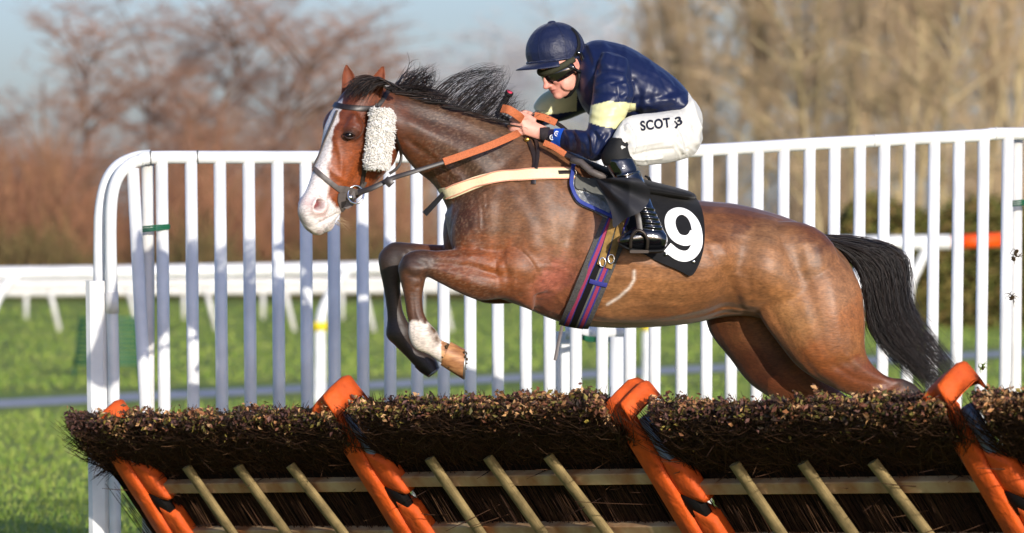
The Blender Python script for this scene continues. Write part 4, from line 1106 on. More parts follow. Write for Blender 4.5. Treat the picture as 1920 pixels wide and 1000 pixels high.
FOOT = [(1250, 440, 1247, 464, .03, .38), (1236, 424, 1240, 470, .043, .38), (1212, 420, 1214, 471, .047, .385), (1190, 426, 1190, 469, .05, .39), (1172, 436, 1172, 464, .046, .395), (1160, 446, 1160, 457, .026, .395)]
def mirror(st): return [tuple(list(s[:5]) + [-s[5]]) for s in st]
mat('skin', srgb(226, 160, 140), .5, .4, attr='Col', noise=(60, .1), bump=(200, .1, .002))
mat('navy_silk', srgb(14, 26, 66), .44, .5, attr='Col', noise=(10, .12), bump=(14, .2, .006), sheen=.06)
mat('white_breeches', srgb(208, 206, 198), .7, .25, noise=(14, .06), bump=(16, .35, .02), sheen=.15)
mat('patent_black', srgb(10, 11, 14), .10, .7, coat=.8, bump=(24, .25, .01))
mat('matt_black', srgb(22, 22, 22), .7, .3)
mat('goggle_lens', srgb(20, 14, 14), .06, .8, coat=1.0)
mat('navy_cap', srgb(13, 24, 58), .54, .5, noise=(12, .2), bump=(16, .6, .02), sheen=.15)
mat('undershirt', srgb(52, 46, 48), .85, .2, noise=(120, .3))
mat('blue_band', srgb(26, 84, 190), .5, .4)
mat('rubber_pink', srgb(226, 60, 90), .5, .4)

HC = Vector(P(1051, 112, 19.93))
yaw, pit = R(30), R(29)
hfw = Vector((-math.cos(yaw) * math.cos(pit), -math.sin(yaw) * math.cos(pit), -math.sin(pit)))     # where the face looks
hsd = Vector((math.sin(yaw), -math.cos(yaw), 0)) ; hsd.normalize()                                    # the rider's left
hup = hsd.cross(hfw); hup.normalize()
if hup.z < 0: hup = -hup
def HD(f, s, u): return HC + hfw * f + hsd * s + hup * u
M3 = Matrix((hfw, hsd, hup)).transposed()
parts = []
for st in (TORSO, ARM_N, ARM_F): parts.append(pair_loft(st, 4, 20, dmp, .70))
for st in (THIGH, BOOT): parts += [pair_loft(st, 4, 18, dmp, .72), pair_loft(mirror(st), 4, 18, dmp, .72)]
parts += [pair_loft(FOOT, 4, 16, dmp, .72), pair_loft(mirror(FOOT), 4, 16, dmp, .72)]
parts.append(ell(P(1278, 225, 19.97), (.085, .16, .085)))
# neck and head
parts.append(chain([P(1115, 120, 19.97), HD(-.05, 0, -.06), HD(-.015, 0, -.02)], [.062, .058, .06]))
for c, r in [((0, 0, .005), (.096, .076, .10)), ((.03, 0, -.055), (.066, .062, .075)), ((.045, 0, -.098), (.048, .042, .042)), ((.076, 0, -.115), (.022, .024, .022)),
             ((.03, .048, -.085), (.045, .018, .035)), ((.03, -.048, -.085), (.045, .018, .035)), ((.072, .032, -.052), (.022, .022, .020)), ((.072, -.032, -.052), (.022, .022, .020)),
             ((.094, 0, -.05), (.02, .014, .028)), ((.110, 0, -.062), (.015, .0125, .012)), ((.098, .013, -.066), (.010, .009, .008)), ((.098, -.013, -.066), (.010, .009, .008)),
             ((.09, 0, -.083), (.012, .024, .007)), ((.088, 0, -.096), (.012, .022, .008)), ((.072, 0, -.085), (.024, .034, .03)),
             ((-.01, .078, -.025), (.018, .008, .032)), ((-.01, -.078, -.025), (.018, .008, .032))]:
    parts.append(ell(HD(*c), r, M3))
# hands
def hand(K, wrist, knuck, thumb, sgn):
    ps = [chain([wrist, wrist.lerp(knuck, .5) + Vector((0, -.002, 0)), knuck], [.028, .033, .030])]
    return ps
wr = P(1018, 252, 19.865)
def palm_box(a, b, ra, rb, wy):
    # flattened palm loft from a to b: (px top, px bottom) pairs
    st = [(a[0], a[1], a[2], a[3], wy, ra), ((a[0] + b[0]) / 2, (a[1] + b[1]) / 2 - 1, (a[2] + b[2]) / 2, (a[3] + b[3]) / 2 + 1, wy * 1.05, (ra + rb) / 2), (b[0], b[1], b[2], b[3], wy, rb)]
    return pair_loft(st, 4, 16, dmp)
parts.append(palm_box((1026, 238, 1027, 266), (976, 219, 982, 253), .105, .125, .017))
parts.append(chain([P(1040, 256, 19.85), P(1012, 249, 19.862)], [.028, .025]))
for i, (u0, v0, L) in enumerate([(974, 221, 1.0), (971, 231, 1.08), (972, 241, 1.0), (976, 250, .84)]):
    y = 19.842 + .006 * i
    parts.append(chain([P(u0 + 12, v0, y), P(u0, v0, y - .006), P(u0 - 12 * L, v0 + 2.5, y + .004), P(u0 - 15.5 * L, v0 + 4.5, y + .030), P(u0 - 9 * L, v0 + 6, y + .050), P(u0 + 3, v0 + 5, y + .052)],
                       [.0098, .0105, .0092, .0088, .0082, .0072], 10))
parts.append(chain([P(1004, 228, 19.862), P(988, 218, 19.868), P(972, 213, 19.874), P(962, 215, 19.876)], [.0125, .0115, .0098, .0078], 10))     # thumb on top of the rein
# far hand holds the reins and the whip
parts.append(chain([P(1010, 224, 20.06), P(994, 224, 20.02), P(980, 224, 19.99)], [.024, .028, .024]))
for i in range(4):
    v0 = 217 + i * 8
    parts.append(chain([P(984, v0, 20.02), P(968, v0 + 2, 20.01), P(962, v0 + 4, 19.985), P(970, v0 + 5, 19.965)], [.0098, .0094, .0088, .0078], 8))
parts.append(chain([P(1000, 217, 20.0), P(986, 211, 19.985), P(974, 212, 19.98)], [.0115, .010, .0082], 8))
bme = fuse('body', parts, .0042, 3)
co = get_co(bme)
loc = np.array([[(Vector(p) - HC).dot(hfw), (Vector(p) - HC).dot(hsd), (Vector(p) - HC).dot(hup)] for p in co])
n1 = nz(co, 30, 2)
col = np.tile(srgb(222, 158, 138), (len(co), 1)) * (1 + .12 * n1)[:, None]
def mixc(m, c):
    global col
    m = np.clip(m, 0, 1)[:, None]; col = col * (1 - m) + np.asarray(c) * m
near_head = np.linalg.norm(loc, axis=1) < .2
g3 = lambda c, r: np.exp(-(((loc - np.array(c)) / np.array(r)) ** 2).sum(1)) * near_head
mixc(.6 * g3((.108, 0, -.062), (.02, .02, .018)), srgb(222, 110, 100))
mixc(.5 * g3((.06, .04, -.06), (.03, .03, .025)), srgb(224, 118, 106))
mixc(.8 * g3((.098, 0, -.092), (.02, .024, .010)), srgb(186, 92, 86))
mixc(.8 * g3((.099, 0, -.0895), (.02, .024, .002)), srgb(120, 50, 46))
mixc(.7 * g3((-.01, .08, -.025), (.01, .02, .015)), srgb(206, 96, 86))
set_col(bme, col)
sc2 = Sculpt(bme)
hm_ = near_head.astype(float)
m_ = g3((.102, 0, -.0895), (.02, .026, .0024)); sc2.d -= m_ * .004
for sg in (1, -1):
    dl = np.abs((loc[:, 2] + .075) + .55 * (loc[:, 0] - .085)) < .004
sc2.apply()
link('body', bme, MT['skin'], person)

# jacket
jme = fuse('jacket', [pair_loft(TORSO, 4, 30, dmp), pair_loft(ARM_N, 4, 24, dmp), pair_loft(ARM_F, 4, 20, dmp), chain([P(1122, 126, 19.97), P(1100, 122, 19.965), HD(-.058, 0, -.045), HD(-.04, 0, -.062)], [.09, .082, .076, .070], 18)], .0044, 4)
sc = Sculpt(jme)
torso = ((sc.u > 1180) | (sc.v < 130)).astype(float)
JW = [([(1200, 112), (1215, 150), (1205, 205)], 5, .009), ([(1218, 118), (1232, 160), (1222, 200)], 5, .008), ([(1188, 150), (1200, 178), (1196, 210)], 5, -.009), ([(1230, 150), (1250, 175), (1252, 205)], 5, -.006),
                   ([(1180, 205), (1215, 195), (1265, 185), (1288, 175)], 4, .008), ([(1180, 190), (1220, 186), (1262, 172)], 4, -.007), ([(1192, 215), (1230, 208), (1268, 196)], 3, -.006), ([(1240, 140), (1262, 160), (1280, 172)], 5, .006),
                   ([(1130, 82), (1138, 98), (1128, 120)], 4, .008), ([(1144, 84), (1154, 100), (1150, 124)], 4, -.007), ([(1170, 92), (1176, 118), (1168, 140)], 5, .006),
                   ([(1118, 132), (1140, 128), (1168, 134), (1186, 150)], 4, -.010), ([(1096, 84), (1104, 110), (1118, 135)], 4, -.008), ([(1104, 88), (1112, 108), (1112, 128)], 3.5, .007),
                   ([(1118, 165), (1140, 156), (1160, 160)], 4, .007), ([(1116, 178), (1142, 172), (1166, 178)], 3.5, -.006), ([(1124, 150), (1150, 146), (1176, 156)], 3.5, -.004),
                   ([(1170, 150), (1178, 170), (1172, 192)], 3, .006), ([(1180, 156), (1184, 172), (1178, 188)], 2.5, -.005),
                   ([(1110, 200), (1138, 205), (1170, 200)], 4, .005), ([(1108, 222), (1134, 226), (1162, 224)], 4, -.005), ([(1112, 212), (1124, 220), (1150, 214)], 3, .004)]
for path, w, a in JW: sc.line(path, w * 1.5, a * .66)
rf = random.Random(5)
for k in range(54):
    reg = rf.random()
    if reg < .5:   cx_, cy_, an, ln = rf.uniform(1130, 1285), rf.uniform(95, 215), 68 + rf.gauss(0, 22), rf.uniform(30, 70)
    elif reg < .72: cx_, cy_, an, ln = rf.uniform(1112, 1186), rf.uniform(130, 240), rf.choice((12, -20)) + rf.gauss(0, 14), rf.uniform(14, 40)
    else:          cx_, cy_, an, ln = rf.uniform(1045, 1140), rf.uniform(246, 296), 62 + rf.gauss(0, 16), rf.uniform(12, 34)
    a_ = R(an); s_ = rf.choice((-1, 1)) * rf.uniform(.001, .0028)
    sc.line([(cx_ - math.cos(a_) * ln / 2, cy_ - math.sin(a_) * ln / 2), (cx_ + rf.gauss(0, 2.5), cy_ + rf.gauss(0, 2.5)), (cx_ + math.cos(a_) * ln / 2, cy_ + math.sin(a_) * ln / 2)], rf.uniform(2.6, 5), s_)
for i in range(8):
    x = 1052 + i * 9.5
    sc.line([(x, 246), (x + 6 + i, 262), (x + 4 + i * 2, 284)], 3.2, .004 if i % 2 else -.0035)
for i in range(6):
    sc.line([(1100 + i * 9, 246 + i * 2), (1104 + i * 6, 266), (1108 + i * 2, 292)], 3.4, .0045 if i % 2 else -.0035)
sc.line([(1108, 296), (1130, 270), (1144, 250)], 4, .006)
sc.apply(); sc.refresh()
u, v, co = sc.u, sc.v, sc.co
sc.co = co + sc.no * (nz(co * np.array((1, 1, .6)), 9, 2, 2.)[:, None] * .0035); set_co(jme, sc.co)
col = np.tile(srgb(15, 26, 62), (len(co), 1))
yel = srgb(218, 214, 158)
# yellow arm bands
nearm = (co[:, 1] < 19.97 - .13)
top = np.interp(u, [1100, 1112, 1140, 1183, 1195], [200, 197, 190, 193, 194]); bot = np.interp(u, [1095, 1104, 1130, 1164, 1176], [229, 230, 238, 243, 240])
edge = np.interp(v, [185, 195, 243], [1190, 1186, 1168])
mixc((nearm & (v > top) & (v < bot) & (u < 1192) & (u > 1095)).astype(float), yel)
farm = co[:, 1] > 19.97 + .10
mixc((farm & (u < 1082) & (u + (v - 190) * .35 > 996) & (v < 214 - (u - 1040) * .12) & (v > 155)).astype(float), yel)
mixc((~farm & (u < 1033) & (v > 235)).astype(float), srgb(20, 26, 52))
set_col(jme, col)
jk = link('jacket', jme, MT['navy_silk'], person)
JB = bvh(jme)
strap('wrist_band', [(1049, 243), (1044, 258), (1041, 277)], .042, .003, JB, MT['blue_band'], jk, off=.0015)
for a, b_ in ((1044, 251), (1035, 258)):
    h = hit(JB, a, b_)
    if h:
        c_ = h[0] + Vector((0, -.007, 0)); 
        MB().tube([c_ + Vector((math.cos(t) * .0085, .002 * math.cos(t), math.sin(t) * .0095)) for t in np.linspace(0, 2 * math.pi, 16)], .0018, 5, cap=False).build('emblem', MT['number_white'], jk)
        MB().tube([c_ + Vector((.001, 0, -.005)), c_ + Vector((0, 0, .005))], .002, 5).build('emblem', MT['number_white'], jk)
link('undershirt_cuff', mesh('undershirt_cuff', *pair_loft([(1031, 239, 1033, 269, .036, .11), (1020, 238, 1022, 268, .034, .108), (1012, 237, 1013, 264, .031, .107)], 4, 20, dmp, cap=.02)), MT['undershirt'], person)
# collar flap
# breeches
parts = [pair_loft(THIGH, 4, 26, dmp), pair_loft(mirror(THIGH), 4, 26, dmp), ell(P(1270, 226, 19.97), (.102, .17, .105))]
wme = fuse('breeches', parts, .0044, 3)
sc = Sculpt(wme)
for path, w, a in [([(1300, 190), (1312, 225), (1306, 268)], 5, .006), ([(1270, 230), (1284, 256), (1290, 280)], 3, -.006), ([(1262, 236), (1276, 262), (1280, 286)], 3, .005), ([(1168, 240), (1178, 262), (1176, 290)], 3.5, -.007), ([(1176, 236), (1188, 258), (1188, 284)], 3.5, .006),
                   ([(1190, 292), (1225, 284), (1262, 280)], 4, -.005), ([(1186, 276), (1215, 270), (1240, 266)], 4, .004), ([(1182, 296), (1206, 300), (1240, 296)], 3, .004), ([(1196, 258), (1240, 262), (1280, 256)], 2, -.0025), ([(1160, 262), (1170, 270), (1180, 270)], 3, -.006)]:
    sc.line(path, w, a * 1.6)
for k in range(60):
    if rf.random() < .5: cx_, cy_, an, ln = rf.uniform(1255, 1312), rf.uniform(195, 290), 60 + rf.gauss(0, 25), rf.uniform(14, 40)
    else: cx_, cy_, an, ln = rf.uniform(1162, 1225), rf.uniform(230, 306), 75 + rf.gauss(0, 25), rf.uniform(12, 34)
    a_ = R(an)
    sc.line([(cx_ - math.cos(a_) * ln / 2, cy_ - math.sin(a_) * ln / 2), (cx_ + rf.gauss(0, 2), cy_ + rf.gauss(0, 2)), (cx_ + math.cos(a_) * ln / 2, cy_ + math.sin(a_) * ln / 2)], rf.uniform(1.8, 3), rf.choice((-1, 1)) * rf.uniform(.001, .003))
sc.apply()
br2 = link('breeches', wme, MT['white_breeches'], person)
WB = bvh(wme)
mat('letter_black', srgb(18, 22, 40), .6, .3)
def lettering(name, txt, u0, v0, u1, v1, capw, b, m, parent, off=.002, spacing=1.0):
    """text laid along the line (u0,v0)-(u1,v1) of the side elevation and wrapped on to the surface"""
    cu = bpy.data.curves.new(name, 'FONT'); cu.body = txt; cu.size = 1; cu.offset = .032; cu.space_character = spacing
    o_ = bpy.data.objects.new(name, cu); COL.objects.link(o_)
    dg = bpy.context.evaluated_depsgraph_get(); dg.update()
    me = bpy.data.meshes.new_from_object(o_.evaluated_get(dg)); bpy.data.objects.remove(o_)
    import bmesh
    bm = bmesh.new(); bm.from_mesh(me); bmesh.ops.triangulate(bm, faces=bm.faces[:])
    bmesh.ops.subdivide_edges(bm, edges=[e for e in bm.edges if e.calc_length() > .12], cuts=2)
    bmesh.ops.triangulate(bm, faces=bm.faces[:])
    x0, x1 = min(w.co.x for w in bm.verts), max(w.co.x for w in bm.verts); y1 = max(w.co.y for w in bm.verts)
    t = np.array((u1 - u0, v1 - v0), float); nn = np.array((t[1], -t[0])) / np.linalg.norm(t)
    last = 19.6
    for w in bm.verts:
        q = np.array((u0, v0)) + t * (w.co.x - x0) / (x1 - x0) + nn * capw * w.co.y / y1
        h = hit(b, *q)
        if h: last = h[0].y
        w.co = P(q[0], q[1], last - off)
    r_ = bmesh.ops.extrude_face_region(bm, geom=bm.faces[:])
    for w in [g_ for g_ in r_['geom'] if isinstance(g_, bmesh.types.BMVert)]: w.co.y -= .0015
    bm.to_mesh(me); bm.free(); me.name = name
    return link(name, me, m, parent)
lettering('lettering', 'SCOT', 1202, 245, 1258, 238, 18, WB, MT['letter_black'], br2, spacing=1.08)
lettering('lettering', '3', 1270, 236, 1281, 232, 16, WB, MT['letter_black'], br2)
strap('lettering', [(1264, 228), (1268, 232), (1269, 237), (1266, 241)], .008, .0015, WB, MT['letter_black'], br2, off=.002)
# knee bands and boots
for st in (BOOT, mirror(BOOT)):
    top_ = [st[0], st[1]]
    kn = [(1140, 268, 1172, 268, .052, st[0][5]), (1130, 284, 1180, 268, .058, st[0][5])]
KN = [(1146, 258, 1178, 262, .056, .332), (1132, 280, 1182, 268, .060, .334), (1127, 296, 1186, 284, .061, .337), (1133, 312, 1190, 300, .0565, .341)]
bm_n = None
for sgn, st, ft, kn in ((1, BOOT, FOOT, KN), (-1, mirror(BOOT), mirror(FOOT), mirror(KN))):
    link('knee_band', mesh('knee_band', *pair_loft(kn, 4, 24, dmp, cap=.1)), MT['matt_black'], person)
    me_ = fuse('boot', [pair_loft(st[1:], 4, 26, dmp), pair_loft(ft, 4, 22, dmp)], .005, 3)
    s_ = Sculpt(me_)
    if sgn == 1:
        for i in range(5):
            s_.line([(1190 + i * 2, 392 + i * 8), (1212 + i * 2, 390 + i * 9), (1238 + i * 2, 396 + i * 8)], 2.6, .005)
            s_.line([(1190 + i * 2, 396 + i * 8), (1212 + i * 2, 394.5 + i * 9), (1238 + i * 2, 400 + i * 8)], 2.2, -.005)
        s_.line([(1158, 332), (1180, 326), (1204, 318)], 1.6, .004)
        s_.line([(1150, 300), (1170, 330), (1184, 356)], 6, .004)
        s_.apply()
    bo = link('boot', me_, MT['patent_black'], person)
    sole = [tuple([x[2], x[3] - 3, x[2], x[3] + 4, x[4] * 1.04, x[5]]) for x in ft]
    link('sole', mesh('sole', *pair_loft(sole, 3, 12, dmp, cap=.1)), MT['matt_black'], bo)

# helmet with silk cap
FACE = (hfw, hsd, hup, M3)
HCC = Vector(P(1042, 97, 19.94))                      # the cap sits level, its own frame
y2, p2_ = R(24), R(9)
hfw = Vector((-math.cos(y2) * math.cos(p2_), -math.sin(y2) * math.cos(p2_), -math.sin(p2_)))
hsd = Vector((math.sin(y2), -math.cos(y2), 0)); hup = hsd.cross(hfw); hup.normalize()
if hup.z < 0: hup = -hup
M3 = Matrix((hfw, hsd, hup)).transposed()
V = []; Fc = []; NU, NVv = 40, 16
for j in range(NVv + 1):
    p = (math.pi * .60) * j / NVv
    for i in range(NU):
        t = 2 * math.pi * i / NU
        rx = .124 if math.cos(t) > 0 else .124
        zc = math.cos(p)
        drop = .022 * max(0, -math.cos(t)) * (j / NVv) ** 3
        V.append(HCC + hfw * (rx * math.sin(p) * math.cos(t)) + hsd * (.104 * math.sin(p) * math.sin(t)) + hup * (.116 * zc - drop))
for j in range(NVv):
    for i in range(NU): Fc.append((j * NU + i, (j + 1) * NU + i, (j + 1) * NU + (i + 1) % NU, j * NU + (i + 1) % NU))
base = len(V)
for i in range(NU): V.append(Vector(V[NVv * NU + i]) * 1 + (HCC - Vector(V[NVv * NU + i])) * .1 + hup * .006)
for i in range(NU): Fc.append((NVv * NU + i, base + i, base + (i + 1) % NU, NVv * NU + (i + 1) % NU))
Fc.append(tuple(base + i for i in range(NU)))
hme2 = mesh('helmet', V, Fc); hel = link('helmet', hme2, MT['navy_cap'], person)
HLB = bvh(hme2)
V, Fc = ell(HCC + hup * .116, (.017, .017, .008), M3); link('button', mesh('button', V, Fc), MT['navy_cap'], hel)
# seams and hem of the silk
for a0 in (35, 90, 145, -35, -90, -145):
    pts = []; nr = []
    for p in np.linspace(.05, math.pi * .58, 16):
        t = R(a0); n_ = hfw * math.sin(p) * math.cos(t) + hsd * math.sin(p) * math.sin(t) + hup * math.cos(p)
        pts.append(np.array(HCC + hfw * (.1245 * math.sin(p) * math.cos(t)) + hsd * (.1045 * math.sin(p) * math.sin(t)) + hup * (.1165 * math.cos(p)))); nr.append(np.array(n_))
    ribbon('seam', pts, nr, .0035, .0012, MT['navy_cap'], hel)
pts = [HCC + hfw * (.1215 * math.cos(t)) + hsd * (.102 * math.sin(t)) - hup * (.030 + .010 * max(0, -math.cos(t))) for t in np.linspace(0, 2 * math.pi, 41)]
MB().tube(pts, [.0052 + .0014 * math.sin(i * 1.9) for i in range(41)], 8, cap=False).build('hem', MT['navy_cap'], hel)
# peak
V = []; Fc = []; nA, nB = 17, 5
for side in (0, 1):
    for i in range(nA):
        t = R(-72 + 144 * i / (nA - 1)); ext = .062 * math.cos(t * 1.15) ** .7 if math.cos(t * 1.15) > 0 else 0
        for j in range(nB):
            f = j / (nB - 1)
            V.append(HCC + hfw * ((.113 + ext * f) * math.cos(t)) + hsd * ((.098 + ext * f * .75) * math.sin(t)) + hup * (-.030 - .016 * f - .010 * f * abs(math.sin(t)) - .0035 * side))
for side in (0, 1):
    o_ = side * nA * nB
    for i in range(nA - 1):
        for j in range(nB - 1):
            q = (o_ + i * nB + j, o_ + i * nB + j + 1, o_ + (i + 1) * nB + j + 1, o_ + (i + 1) * nB + j); Fc.append(q if side else q[::-1])
o_ = nA * nB
for i in range(nA - 1): Fc.append((i * nB + nB - 1, (i + 1) * nB + nB - 1, o_ + (i + 1) * nB + nB - 1, o_ + i * nB + nB - 1))
link('peak', mesh('peak', V, Fc), MT['navy_cap'], hel)
hfw, hsd, hup, M3 = FACE
# goggles (and the foam brow roll under the peak)
gg = MB(); rings = []
for t in np.linspace(R(-88), R(88), 21):
    c = HC + hfw * (.094 * math.cos(t)) + hsd * (.083 * math.sin(t)) + hup * (-.034 - .004 * math.cos(t))
    n_ = (hfw * math.cos(t) + hsd * math.sin(t)).normalized(); hh = .026 - .006 * (abs(t) / R(88)) ** 2
    rings.append([np.array(c + n_ * (.010 * math.cos(a)) + hup * (hh * math.sin(a))) for a in np.linspace(0, 2 * math.pi, 13)[:-1]])
link('goggles', mesh('goggles', *ring_loft(rings, .1)), MT['goggle_lens'], person)
rings = []
for t in np.linspace(R(-95), R(95), 21):
    c = HC + hfw * (.099 * math.cos(t)) + hsd * (.086 * math.sin(t)) + hup * (-.006 - .003 * math.cos(t))
    n_ = (hfw * math.cos(t) + hsd * math.sin(t)).normalized()
    rings.append([np.array(c + n_ * (.012 * math.cos(a)) + hup * (.013 * math.sin(a))) for a in np.linspace(0, 2 * math.pi, 11)[:-1]])
mat('olive_foam', srgb(58, 58, 44), .8, .2)
link('brow_band', mesh('brow_band', *ring_loft(rings, .1)), MT['olive_foam'], hel)
strap('goggle_strap', [(1058, 131), (1068, 120), (1080, 101), (1085, 84), (1081, 66), (1072, 54)], .017, .003, HLB, MT['matt_black'], hel, off=.002)
# harness round the ear and chin strap
def hs_tube(name, pts, r, m): return MB().tube([HD(*p) for p in pts], r, 8).build(name, m, hel)
hs_tube('harness', [(.018, .088, -.012), (.012, .090, -.038), (-.004, .090, -.062), (-.028, .088, -.056), (-.044, .086, -.03), (-.046, .088, .0), (-.03, .094, .012)], .0085, MT['patent_black'])
hs_tube('chin_strap', [(-.006, .088, -.06), (.006, .082, -.085), (.02, .066, -.110), (.045, .03, -.134), (.055, 0, -.139)], .0075, MT['matt_black'])
hs_tube('harness', [(.03, .088, -.016), (.018, .090, -.03), (-.002, .091, -.058)], .007, MT['matt_black'])

# stirrup and leather
stp = empty('stirrup', P(1195, 450, 19.6), 'dark metal stirrup under the shiny black boot', 'stirrup')
free_strap('stirrup_leather', [(1178, 330, 19.62), (1186, 380, 19.56), (1196, 405, 19.535), (1200, 432, 19.53)], .022, .005, MT['dark_leather'], stp)
mat('dull_iron', srgb(58, 50, 44), .4, .5, metal=.6)
arch = [P(1182, 466, 19.53), P(1184, 446, 19.52), P(1193, 433, 19.515), P(1206, 436, 19.515), P(1214, 450, 19.52), P(1213, 468, 19.53)]
MB().tube([Vector(x) for x in crom(np.array([list(a) for a in arch]), 5)], .007, 8).build('stirrup_iron', MT['dull_iron'], stp)
mb = MB(); mb.rbox(P(1198, 472, 19.58), Vector((.037, 0, 0)), Vector((0, 0, .006)), Vector((0, .06, 0)), .004); mb.build('tread', MT['dull_iron'], stp, auto=40)
# loose black flap blown over the boot
def flapfold(u_, v_):
    a_ = math.atan2(v_ - 330, u_ - 1112); r_ = math.hypot(v_ - 330, u_ - 1112)
    return .020 * min(1, r_ / 60) * (math.sin(a_ * 11) + .5 * math.sin(a_ * 5 + 1)) + .010 * math.sin(r_ * .07)
bootB = bvh(*[o_.data for o_ in person.children if o_.name.startswith('boot')], hme)
fp = empty('saddle_flap', P(1165, 380, 19.55), 'loose black cloth flap blown up over the rider boot', 'cloth')
drape('cloth', [(1117, 337), (1140, 334), (1170, 333), (1199, 336), (1218, 356), (1217, 377), (1200, 398), (1172, 411), (1151, 427), (1147, 402), (1136, 374)], bootB, .035, .006, mat('flap_cloth', srgb(40, 40, 44), .7, .3), fp, fold=flapfold, depth=lambda a_, b_: float(np.interp(a_, [1119, 1145, 1180, 1216], [19.66, 19.575, 19.52, 19.535])))

# whip in the hand
wh = empty('whip', P(955, 190, 19.95), 'black whip handle with a pink end held above the rider hand', 'whip')
MB().tube([P(932, 214, 20.0), P(945, 194, 19.97), P(954, 175, 19.95)], [.0105, .0115, .0125], 12).build('handle', MT['matt_black'], wh)
for i in range(5):
    f = .2 + i * .14; a = P(932, 214, 20.0).lerp(P(954, 175, 19.95), f); t = (P(954, 175, 19.95) - P(932, 214, 20.0)).normalized()
    MB().tube([a - t * .0035, a + t * .0035], .0132, 12).build('grip_ring', MT['dark_leather'], wh)
a = P(954, 176, 19.95); t = (P(954, 175, 19.95) - P(945, 194, 19.97)).normalized()
MB().tube([a - t * .006, a + t * .008], .017, 14).build('collar', MT['matt_black'], wh)
MB().tube([a + t * .0075, a + t * .0105], .012, 14).build('end_cap', MT['rubber_pink'], wh)
MB().tube([P(932, 214, 20.0), P(965, 230, 20.1), P(1015, 262, 20.24), P(1060, 300, 20.34)], [.0095, .008, .006, .004], 8).build('shaft', MT['matt_black'], wh)
# ------------------------------------------------------------------ the hurdles
mat('orange_vinyl', srgb(222, 92, 28), .66, .25, noise=(11, .4, srgb(180, 74, 30)), bump=(14, .5, .03))
mat('black_gap', srgb(14, 12, 12), .85, .2)
mat('batten_wood', srgb(192, 168, 128), .8, .25, noise=(7, .55, srgb(150, 96, 54)), bump=(40, .4, .006), stretch=(1, 1, 1))
mat('stake_wood', srgb(144, 124, 84), .85, .2, noise=(16, .5), bump=(50, .4, .006))
mat('steel_grey', srgb(116, 124, 128), .45, .4, metal=.3)
mat('brush_stem', srgb(60, 40, 28), .9, .15, island=[srgb(52, 34, 24), srgb(74, 50, 34), srgb(40, 26, 20), srgb(92, 66, 44)])
mat('brush_core', srgb(30, 20, 14), .95, .1, noise=(30, .5))
mat('brush_leaf', srgb(150, 110, 70), .65, .3, attr='Col')
HPX = [(188, 754, 21.8), (624, 730, 20.4), (1172, 731, 19.0), (1770, 708, 17.6)]
tops = [P(*a) for a in HPX]
E1 = (tops[3] - tops[0]); E1.z = 0; E1.normalize(); E1 = Vector((E1.x, E1.y, .045)).normalized()
LH = (tops[2] - tops[1]).length
E2 = Vector((-.60, -.30, 1.0)); E2.normalize()
EN = E1.cross(E2); EN.normalize()
if EN.y > 0: EN = -EN
